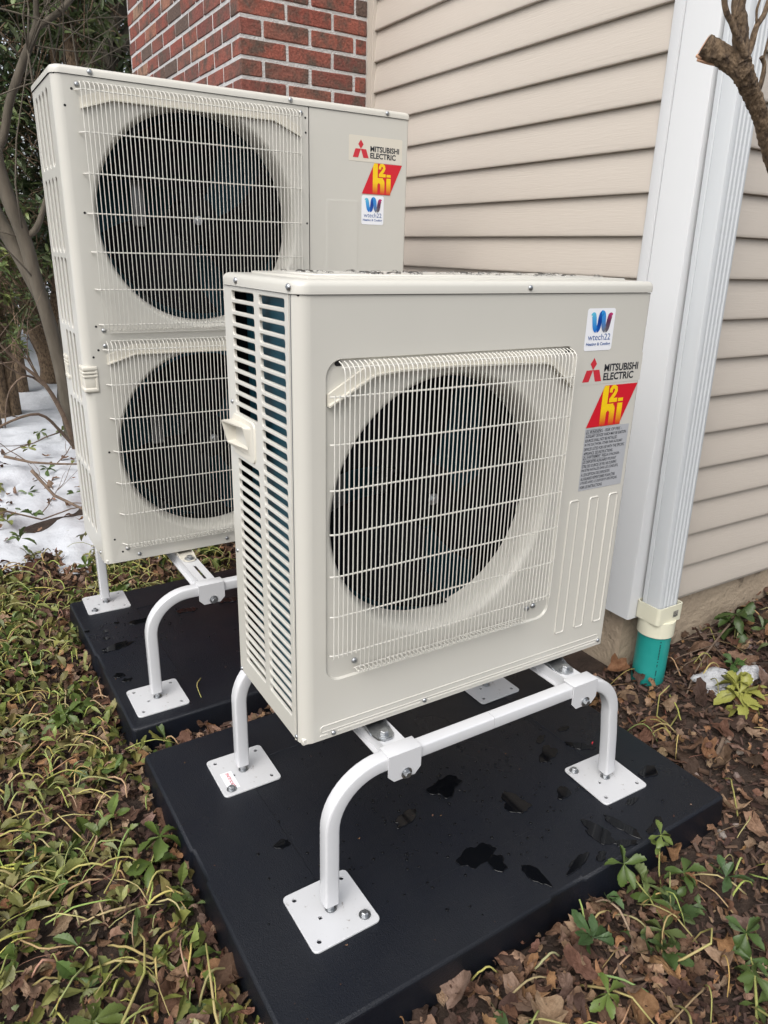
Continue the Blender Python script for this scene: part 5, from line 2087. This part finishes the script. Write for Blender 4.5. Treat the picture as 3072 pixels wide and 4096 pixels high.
# ------------------------------------------------------------------ pruned branch at the right edge
def limb(b, pts, rs, n=10, rough=0.10, sub=4, ridge=0.0):
    """a knobbly limb through pts"""
    P_, R_ = [], []
    for i in range(len(pts) - 1):
        p0, p1, p2, p3 = [Vector(pts[max(0, min(len(pts) - 1, i + d))]) for d in (-1, 0, 1, 2)]
        for k in range(sub):
            t = k / sub
            P_.append(0.5 * (2 * p1 + (p2 - p0) * t + (2 * p0 - 5 * p1 + 4 * p2 - p3) * t * t + (-p0 + 3 * p1 - 3 * p2 + p3) * t ** 3))
            R_.append(rs[i] + (rs[i + 1] - rs[i]) * t)
    P_.append(Vector(pts[-1]))
    R_.append(rs[-1])
    st = len(b.v)
    b.tube(P_, R_, n)
    for i in range(st, len(b.v)):
        v = Vector(b.v[i])
        ring = (i - st) // n
        c = P_[min(ring, len(P_) - 1)]
        d = v - c
        k = 1 + rough * (mnoise.noise(v * 38) + 0.7 * mnoise.noise(v * 95))
        if ridge:
            a = 2 * PI * ((i - st) % n) / n
            along = ring * 0.12
            k += ridge * abs(mnoise.noise(Vector((math.cos(a) * 3.6, math.sin(a) * 3.6, along)))) * 1.6 + ridge * 0.8 * mnoise.noise(Vector((math.cos(a) * 8, math.sin(a) * 8, along * 2.2)))
        b.v[i] = tuple(c + d * k)


tr = empty('small_tree', (1.62, -0.22, -0.43))
tag(tr, 'pruned grey-brown tree limb with a pale saw cut in front of the downspout', 'tree')


def tpart(b, name, m, root, fix=False):
    o = b.obj(name, m, root, fix=fix)
    o.location = -Vector(root.location)
    return o


b = MB()
limb(b, [(1.62, -0.22, -0.45), (1.52, -0.22, 0.0), (1.30, -0.21, 0.56), (1.04, -0.20, 0.93), (0.905, -0.20, 1.070), (0.8587, -0.20, 1.1167), (0.8127, -0.20, 1.168), (0.7766, -0.20, 1.1998), (0.748, -0.20, 1.2225), (0.729, -0.20, 1.245)], [0.040, 0.034, 0.024, 0.0165, 0.0130, 0.0123, 0.0122, 0.0134, 0.0155, 0.0150], 44, 0.05, 26, 0.16)
tpart(b, 'trunk', 'bark', tr)
b = MB()
limb(b, [(0.745, -0.205, 1.222), (0.719, -0.181, 1.2475), (0.690, -0.155, 1.2670)], [0.0148, 0.0158, 0.0164], 44, 0.05, 26, 0.16)
tpart(b, 'branch_stub', 'bark', tr)
b = MB()
CUT = Vector((0.690, -0.155, 1.2670))
ax = CUT - Vector((0.719, -0.181, 1.2475))
ax.normalize()
q = ax.to_track_quat('Z', 'Y')
for (r0, r1, d) in ((0.0, 0.0172, 0.0016),):
    ring = [CUT + ax * (d + 0.0015 * mnoise.noise(Vector((k, 0, 0)))) + q @ Vector((r1 * math.cos(2 * PI * k / 18), r1 * math.sin(2 * PI * k / 18), 0)) for k in range(18)]
    b.add([CUT + ax * d] + ring, [(0, 1 + k, 1 + (k + 1) % 18) for k in range(18)])
b.tube([(0.691, -0.157, 1.254), (0.686, -0.153, 1.2505), (0.681, -0.149, 1.252)], [0.006, 0.005, 0.0025], 6)
tpart(b, 'saw_cut', 'cut_wood', tr)
b = MB()
limb(b, [(0.712, -0.170, 1.2405), (0.698, -0.160, 1.2425), (0.684, -0.150, 1.2465)], [0.004, 0.0032, 0.0026], 6, 0.1, 3)
tpart(b, 'bark_tear', 'cut_wood', tr)
for pts, rs in (([(0.733, -0.20, 1.235), (0.726, -0.198, 1.270), (0.719, -0.195, 1.3015), (0.716, -0.19, 1.325), (0.715, -0.185, 1.45), (0.74, -0.18, 1.7)], [0.0135, 0.0118, 0.0108, 0.0102, 0.009, 0.007]),
                ([(0.728, -0.21, 1.245), (0.7124, -0.208, 1.263), (0.686, -0.205, 1.2883), (0.6653, -0.20, 1.3167), (0.64, -0.20, 1.40)], [0.0060, 0.0052, 0.0044, 0.0040, 0.003]),
                ([(0.738, -0.20, 1.240), (0.751, -0.20, 1.2618), (0.7588, -0.20, 1.2962), (0.7771, -0.20, 1.3271), (0.81, -0.19, 1.43)], [0.0058, 0.0050, 0.0045, 0.0040, 0.003]),
                ([(0.686, -0.205, 1.2883), (0.684, -0.21, 1.305), (0.690, -0.21, 1.325), (0.70, -0.21, 1.40)], [0.0024, 0.0020, 0.0018, 0.0016]),
                ([(0.7588, -0.20, 1.2962), (0.752, -0.20, 1.318), (0.757, -0.20, 1.34), (0.77, -0.2, 1.4)], [0.0022, 0.0019, 0.0016, 0.0014]),
                ([(0.790, -0.20, 1.195), (0.7912, -0.205, 1.2208), (0.7901, -0.205, 1.2433), (0.7782, -0.205, 1.2537)], [0.0046, 0.0038, 0.0032, 0.0034]),
                ([(0.7901, -0.205, 1.2433), (0.7856, -0.205, 1.2564), (0.7899, -0.205, 1.2909), (0.80, -0.2, 1.35)], [0.002, 0.0018, 0.0015, 0.0012])):
    b = MB()
    limb(b, pts, rs, 20, 0.06, 16, 0.14)
    tpart(b, 'branch', 'bark', tr)

# ------------------------------------------------------------------ trees and shrubs at the back
def tree(name, label, root_xy, limbs, m, cat='tree', group=None):
    """limbs: (name, pts, radii)"""
    x, y = root_xy
    o = empty(name, (x, y, gz(x, y)))
    tag(o, label, cat, group)
    for nm, pts, rs in limbs:
        b = MB()
        limb(b, pts, rs, 9, 0.07, 5)
        tpart(b, nm, m, o)
    return o


def fork(p, d, ln, r_, depth, out, spread=0.5):
    """bare twigs: random forks"""
    pts = [Vector(p)]
    dd = Vector(d).normalized()
    for k in range(4):
        dd = (dd + Vector((rng.gauss(0, .13), rng.gauss(0, .13), rng.gauss(0.02, .10)))).normalized()
        pts.append(pts[-1] + dd * ln / 4)
    out.append((pts, [r_ * (1 - 0.12 * i) for i in range(5)]))
    if depth > 0:
        for k in range(rng.randint(2, 3)):
            i = rng.randint(2, 4)
            nd = (dd + Vector((rng.gauss(0, spread), rng.gauss(0, spread), rng.gauss(0.1, spread)))).normalized()
            fork(pts[i], nd, ln * rng.uniform(0.5, 0.75), r_ * 0.55, depth - 1, out, spread)


def bare_twigs(root, starts, depth=2, m='bark_grey', name='bare_branch'):
    for (p, d, ln, r_) in starts:
        out = []
        fork(p, d, ln, r_, depth, out)
        b = MB()
        for pts, rs in out:
            b.tube(pts, rs, 5)
        tpart(b, name, m, root)


t1 = tree('bare_tree', 'slender grey tree trunk bending up along the left picture edge behind the tall unit', (0.275, 4.4),
          [('trunk', [(0.285, 4.4, -0.50), (0.268, 4.4, -0.30), (0.254, 4.4, 0.065), (0.206, 4.4, 0.443), (0.168, 4.4, 0.664), (0.127, 4.4, 0.941), (0.078, 4.4, 1.132), (0.035, 4.4, 1.33), (0.03, 4.4, 1.46)], [0.052, 0.048, 0.045, 0.046, 0.044, 0.046, 0.046, 0.044, 0.040]),
           ('trunk', [(0.19, 4.42, 0.55), (0.085, 4.46, 0.86), (-0.02, 4.50, 1.10), (-0.15, 4.5, 1.5), (-0.3, 4.5, 2.2)], [0.042, 0.05, 0.052, 0.045, 0.03]),
           ('branch', [(0.03, 4.4, 1.44), (0.086, 4.4, 1.53), (0.148, 4.4, 1.73), (0.256, 4.4, 1.965), (0.340, 4.4, 2.13), (0.361, 4.4, 2.20)], [0.026, 0.026, 0.025, 0.025, 0.024, 0.022]),
           ('branch', [(0.345, 4.4, 2.14), (0.44, 4.4, 2.21), (0.53, 4.4, 2.29), (0.7, 4.45, 2.5), (0.95, 4.5, 2.9)], [0.02, 0.018, 0.018, 0.015, 0.01]),
           ('branch', [(0.350, 4.4, 2.16), (0.37, 4.4, 2.35), (0.40, 4.4, 2.6)], [0.018, 0.015, 0.012]),
           ('branch', [(0.13, 4.4, 0.95), (0.20, 4.38, 1.00), (0.26, 4.36, 1.13), (0.33, 4.34, 1.33)], [0.022, 0.021, 0.016, 0.013]),
           ('branch', [(0.03, 4.4, 1.46), (-0.03, 4.4, 1.9), (-0.02, 4.4, 2.6)], [0.03, 0.026, 0.02])], 'bark_grey')
bare_twigs(t1, [((0.148, 4.4, 1.73), (0.4, 0.1, 0.6), 0.5, 0.006), ((0.256, 4.4, 1.96), (-0.5, 0, 0.5), 0.5, 0.006), ((0.33, 4.34, 1.33), (0.1, 0, 1), 0.9, 0.010), ((0.26, 4.36, 1.13), (0.5, 0, 0.6), 0.6, 0.006),
                ((0.086, 4.4, 1.55), (-0.6, 0, 0.7), 0.5, 0.006), ((0.44, 4.4, 2.21), (-0.1, 0, 1), 0.5, 0.006), ((0.30, 4.4, 2.05), (0.6, -0.1, -0.1), 0.5, 0.005), ((0.20, 4.4, 1.85), (0.9, -0.1, 0.2), 0.6, 0.005), ((0.36, 4.4, 2.25), (0.9, 0, 0.5), 0.5, 0.005),
                ((0.168, 4.4, 0.67), (-0.6, -0.1, 0.5), 0.5, 0.007), ((0.127, 4.4, 0.94), (-0.7, -0.1, 0.1), 0.5, 0.006), ((0.45, 4.3, 1.2), (0.1, 0, 1), 1.1, 0.009), ((0.10, 4.2, 1.0), (-0.2, 0, 1), 1.0, 0.006), ((0.55, 4.5, 1.5), (-0.2, 0, 1), 1.0, 0.008), ((0.25, 4.3, 1.5), (0.5, 0, 0.6), 0.8, 0.005), ((0.0, 4.3, 1.7), (0.6, 0, 0.3), 0.9, 0.005), ((0.0, 4.3, 2.2), (0.8, 0, -0.1), 0.9, 0.006), ((0.6, 4.4, 2.2), (-0.5, 0, 0.2), 0.7, 0.005)])
t2 = tree('bare_tree', 'dark forked tree base standing in the snow behind the slender grey trunk', (0.50, 6.6),
          [('trunk', [(0.50, 6.6, -0.35), (0.48, 6.6, -0.10), (0.36, 6.6, 0.25), (0.30, 6.6, 0.8), (0.28, 6.6, 1.7)], [0.15, 0.12, 0.085, 0.075, 0.06]),
           ('trunk', [(0.49, 6.6, -0.15), (0.56, 6.6, 0.18), (0.68, 6.6, 0.65), (0.85, 6.6, 1.5)], [0.11, 0.10, 0.085, 0.06])], 'bark')
t3 = tree('leaning_tree', 'pair of thick brown leaning trunks in the dark evergreen hedge beside the chimney', (0.55, 5.6),
          [('trunk', [(0.45, 5.6, -0.4), (0.60, 5.6, 0.8), (0.80, 5.6, 1.7), (0.90, 5.6, 2.2), (1.03, 5.6, 2.45), (1.3, 5.6, 2.9), (1.7, 5.6, 3.6)], [0.10, 0.09, 0.075, 0.072, 0.068, 0.06, 0.05]),
           ('trunk', [(0.70, 5.65, 0.8), (0.93, 5.65, 1.75), (1.02, 5.65, 2.15), (1.15, 5.65, 2.4), (1.45, 5.65, 2.7)], [0.075, 0.065, 0.062, 0.058, 0.05]),
           ('branch', [(1.00, 5.5, 2.2), (0.98, 5.5, 2.5), (1.02, 5.5, 3.1)], [0.022, 0.020, 0.016])], 'bark_grey')
# brushwood lying on the snow
def brush(label, pts, r_, starts):
    o = twig('fallen_branch', pts, r_, label, 'twig_brown', 'branch')
    for (p, d, ln, rr) in starts:
        out = []
        fork(p, d, ln, rr, 1, out, 0.4)
        b = MB()
        for q_, rs in out:
            b.tube(q_, rs, 5)
        ob = b.obj('side_twig', 'twig_brown', o, fix=False)
        ob.location = -Vector(o.location)


def sg(x, y, dz=0.02):
    return (x, y, gz(x, y) + max(0.0, snow_h(x, y)) + dz)


brush('bare branch lying on the snow close to the tall unit', [sg(-0.15, 2.95, 0.20), sg(-0.07, 2.85, 0.14), sg(0.02, 2.72, 0.07), sg(0.10, 2.60, 0.03)], 0.009, [((-0.07, 2.85, -0.28), (-0.2, 0.3, 0.2), 0.15, 0.003)])
brush('thin twiggy branch lying across the snow at the left picture edge', [sg(-0.45, 2.75, 0.04), sg(-0.30, 2.80, 0.05), sg(-0.15, 2.78, 0.04), sg(0.0, 2.83, 0.06), sg(0.12, 2.80, 0.05)], 0.006, [((-0.15, 2.78, -0.38), (0.3, 0.4, 0.2), 0.25, 0.003), ((0.0, 2.83, -0.36), (0.5, -0.4, 0.1), 0.2, 0.003)])
brush('reddish branch lying on the snow left of the slender trunk', [sg(-0.22, 3.75, 0.08), sg(-0.08, 3.70, 0.06), sg(0.05, 3.62, 0.05), sg(0.18, 3.50, 0.05)], 0.010, [((-0.08, 3.70, -0.36), (-0.4, 0.2, 0.3), 0.2, 0.004), ((0.05, 3.62, -0.36), (0.4, 0.5, 0.2), 0.25, 0.004)])
sh = empty('bare_shrub', (0.22, 4.15, gz(0.22, 4.15)))
tag(sh, 'low bare shrub arching over the snow at the foot of the slender trunk', 'shrub')
for pts, rs in (([(0.25, 4.15, -0.45), (0.20, 4.1, -0.20), (0.10, 4.05, 0.05), (-0.05, 4.0, 0.22), (-0.15, 3.95, 0.35)], [0.020, 0.017, 0.013, 0.008, 0.005]),
                ([(0.24, 4.15, -0.40), (0.15, 4.0, -0.25), (0.02, 3.9, -0.10), (-0.2, 3.8, -0.13), (-0.35, 3.7, -0.22)], [0.012, 0.011, 0.009, 0.007, 0.004]),
                ([(0.12, 4.06, 0.02), (0.0, 4.05, 0.12), (-0.12, 4.05, 0.02), (-0.17, 4.05, -0.2)], [0.008, 0.007, 0.005, 0.004])):
    b = MB()
    limb(b, pts, rs, 7, 0.06, 4)
    tpart(b, 'branch', 'twig_brown', sh)
bare_twigs(sh, [((0.05, 4.05, 0.10), (-0.6, -0.1, 0.4), 0.45, 0.006), ((-0.05, 4.0, 0.22), (-0.6, 0.1, -0.2), 0.4, 0.005), ((0.10, 4.05, 0.05), (-0.2, -0.2, 0.8), 0.4, 0.006), ((-0.1, 3.85, -0.1), (-0.6, -0.1, 0.4), 0.35, 0.004), ((0.15, 4.0, -0.25), (-0.5, -0.3, 0.0), 0.5, 0.005)], 2, 'twig_brown')


def evergreen(label, cx, cy, rx, ry, z0, z1, nclump, per, size, pal, tilt=0.5, name='evergreen_shrub', trunks=3, dens=1.0, cat='shrub'):
    o = empty(name, (cx, cy, gz(cx, cy)))
    tag(o, label, cat)
    sc = Scatter()
    pos, yw, pt, rl, sz, cl = [], [], [], [], [], []
    b = MB()
    cs = []
    for k in range(nclump):
        a = rng.uniform(0, 2 * PI)
        rr = math.sqrt(rng.uniform(0.05, 1))
        zz = rng.uniform(z0, z1)
        prof = 0.65 + 0.35 * math.sin(PI * min(1, max(0, (zz - z0) / (z1 - z0) * 0.8 + 0.1)))
        c = Vector((cx + rx * rr * math.cos(a) * prof, cy + ry * rr * math.sin(a) * prof, zz))
        cs.append(c)
        base = np.array(rng.choice(pal)) * rng.uniform(0.7, 1.25)
        ax_ = rng.uniform(0, 2 * PI)
        tw = Vector((rng.gauss(0, 1), rng.gauss(0, 1), rng.gauss(0.2, .6))).normalized()
        for j in range(per):
            t = rng.uniform(0, 1)
            q_ = c + tw * t * size * 1.6
            pos.append(q_)
            yw.append(ax_ + j * 2.4)
            pt.append(rng.gauss(0.0, tilt))
            rl.append(rng.gauss(0, tilt))
            sz.append(size * rng.uniform(0.6, 1.15))
            cl.append(base * rng.uniform(0.8, 1.2))
        b.tube([c - tw * size * 2.2 - Vector((0, 0, size * 1.5)), c, c + tw * size * 1.6], [0.006, 0.004, 0.002], 4)
    sc.put(T_LONG, pos, yw, pt, rl, sz, np.clip(cl, 0, 1))
    cr = sc.obj('crown', 'evergreen_leaf', o)
    cr.location = -Vector(o.location)
    tpart(b, 'twigs', 'bark', o)['kind'] = 'stuff'
    for k in range(trunks):
        bb = MB()
        x, y = cx + rng.uniform(-.25, .25) * rx, cy + rng.uniform(-.25, .25) * ry
        e = rng.choice(cs)
        limb(bb, [(x, y, gz(x, y) - 0.05), (x * 0.7 + e.x * 0.3, y * .7 + e.y * .3, z0 + (z1 - z0) * 0.35), (x * .4 + e.x * .6, y * .4 + e.y * .6, z0 + (z1 - z0) * 0.7), (e.x, e.y, max(e.z, z0 + (z1 - z0) * .8))], [0.05, 0.04, 0.028, 0.012], 7, 0.06, 4)
        tpart(bb, 'trunk', 'bark', o)
    return o


DK = [(0.0605, 0.0936, 0.0376), (0.0847, 0.1188, 0.0479), (0.1109, 0.1404, 0.0616), (0.0524, 0.072, 0.0342)]
MD = [(0.1169, 0.1566, 0.0562), (0.1559, 0.1914, 0.0727), (0.0935, 0.1253, 0.0496)]
YL = [(0.156, 0.1885, 0.0546), (0.1235, 0.169, 0.0546), (0.195, 0.208, 0.0715)]
evergreen('dark evergreen shrub filling the gap beside the brick chimney', 0.95, 5.9, 0.75, 0.55, 1.0, 3.9, 620, 13, 0.11, DK)
evergreen('tall dark evergreen shrub behind the slender grey trunk', 0.05, 6.3, 0.75, 0.6, 0.75, 3.9, 620, 13, 0.11, DK + MD[:1])
evergreen('evergreen branch with larger fresh leaves hanging at the top beside the chimney', 0.62, 4.9, 0.30, 0.25, 2.15, 2.9, 70, 12, 0.12, MD, trunks=1)
evergreen('olive green shrub beside the slender trunk at the left picture edge', 0.00, 5.3, 0.35, 0.35, 0.25, 1.9, 150, 12, 0.09, MD + DK[:2])
evergreen('yellow-green leafy shrub low over the snow at the left picture edge', -0.15, 4.9, 0.30, 0.25, 0.15, 0.85, 60, 12, 0.085, YL + MD[:1], trunks=2)
evergreen('yellowish shrub far behind the bare trunks', 0.75, 8.2, 0.9, 0.5, 0.15, 1.3, 240, 11, 0.11, YL + MD)
for i, (x, y, lb) in enumerate(((-1.6, 7.2, 'bushy evergreen hedge shrub left of the picture'), (-0.6, 9.0, 'bushy evergreen hedge shrub far behind the slender trunk'), (1.1, 9.2, 'bushy evergreen hedge shrub far behind the chimney gap'), (2.6, 8.6, 'bushy evergreen hedge shrub hidden behind the chimney'))):
    evergreen(lb, x, y, 1.1, 0.7, 0.3, 4.4, 520, 10, 0.17, DK, trunks=2)
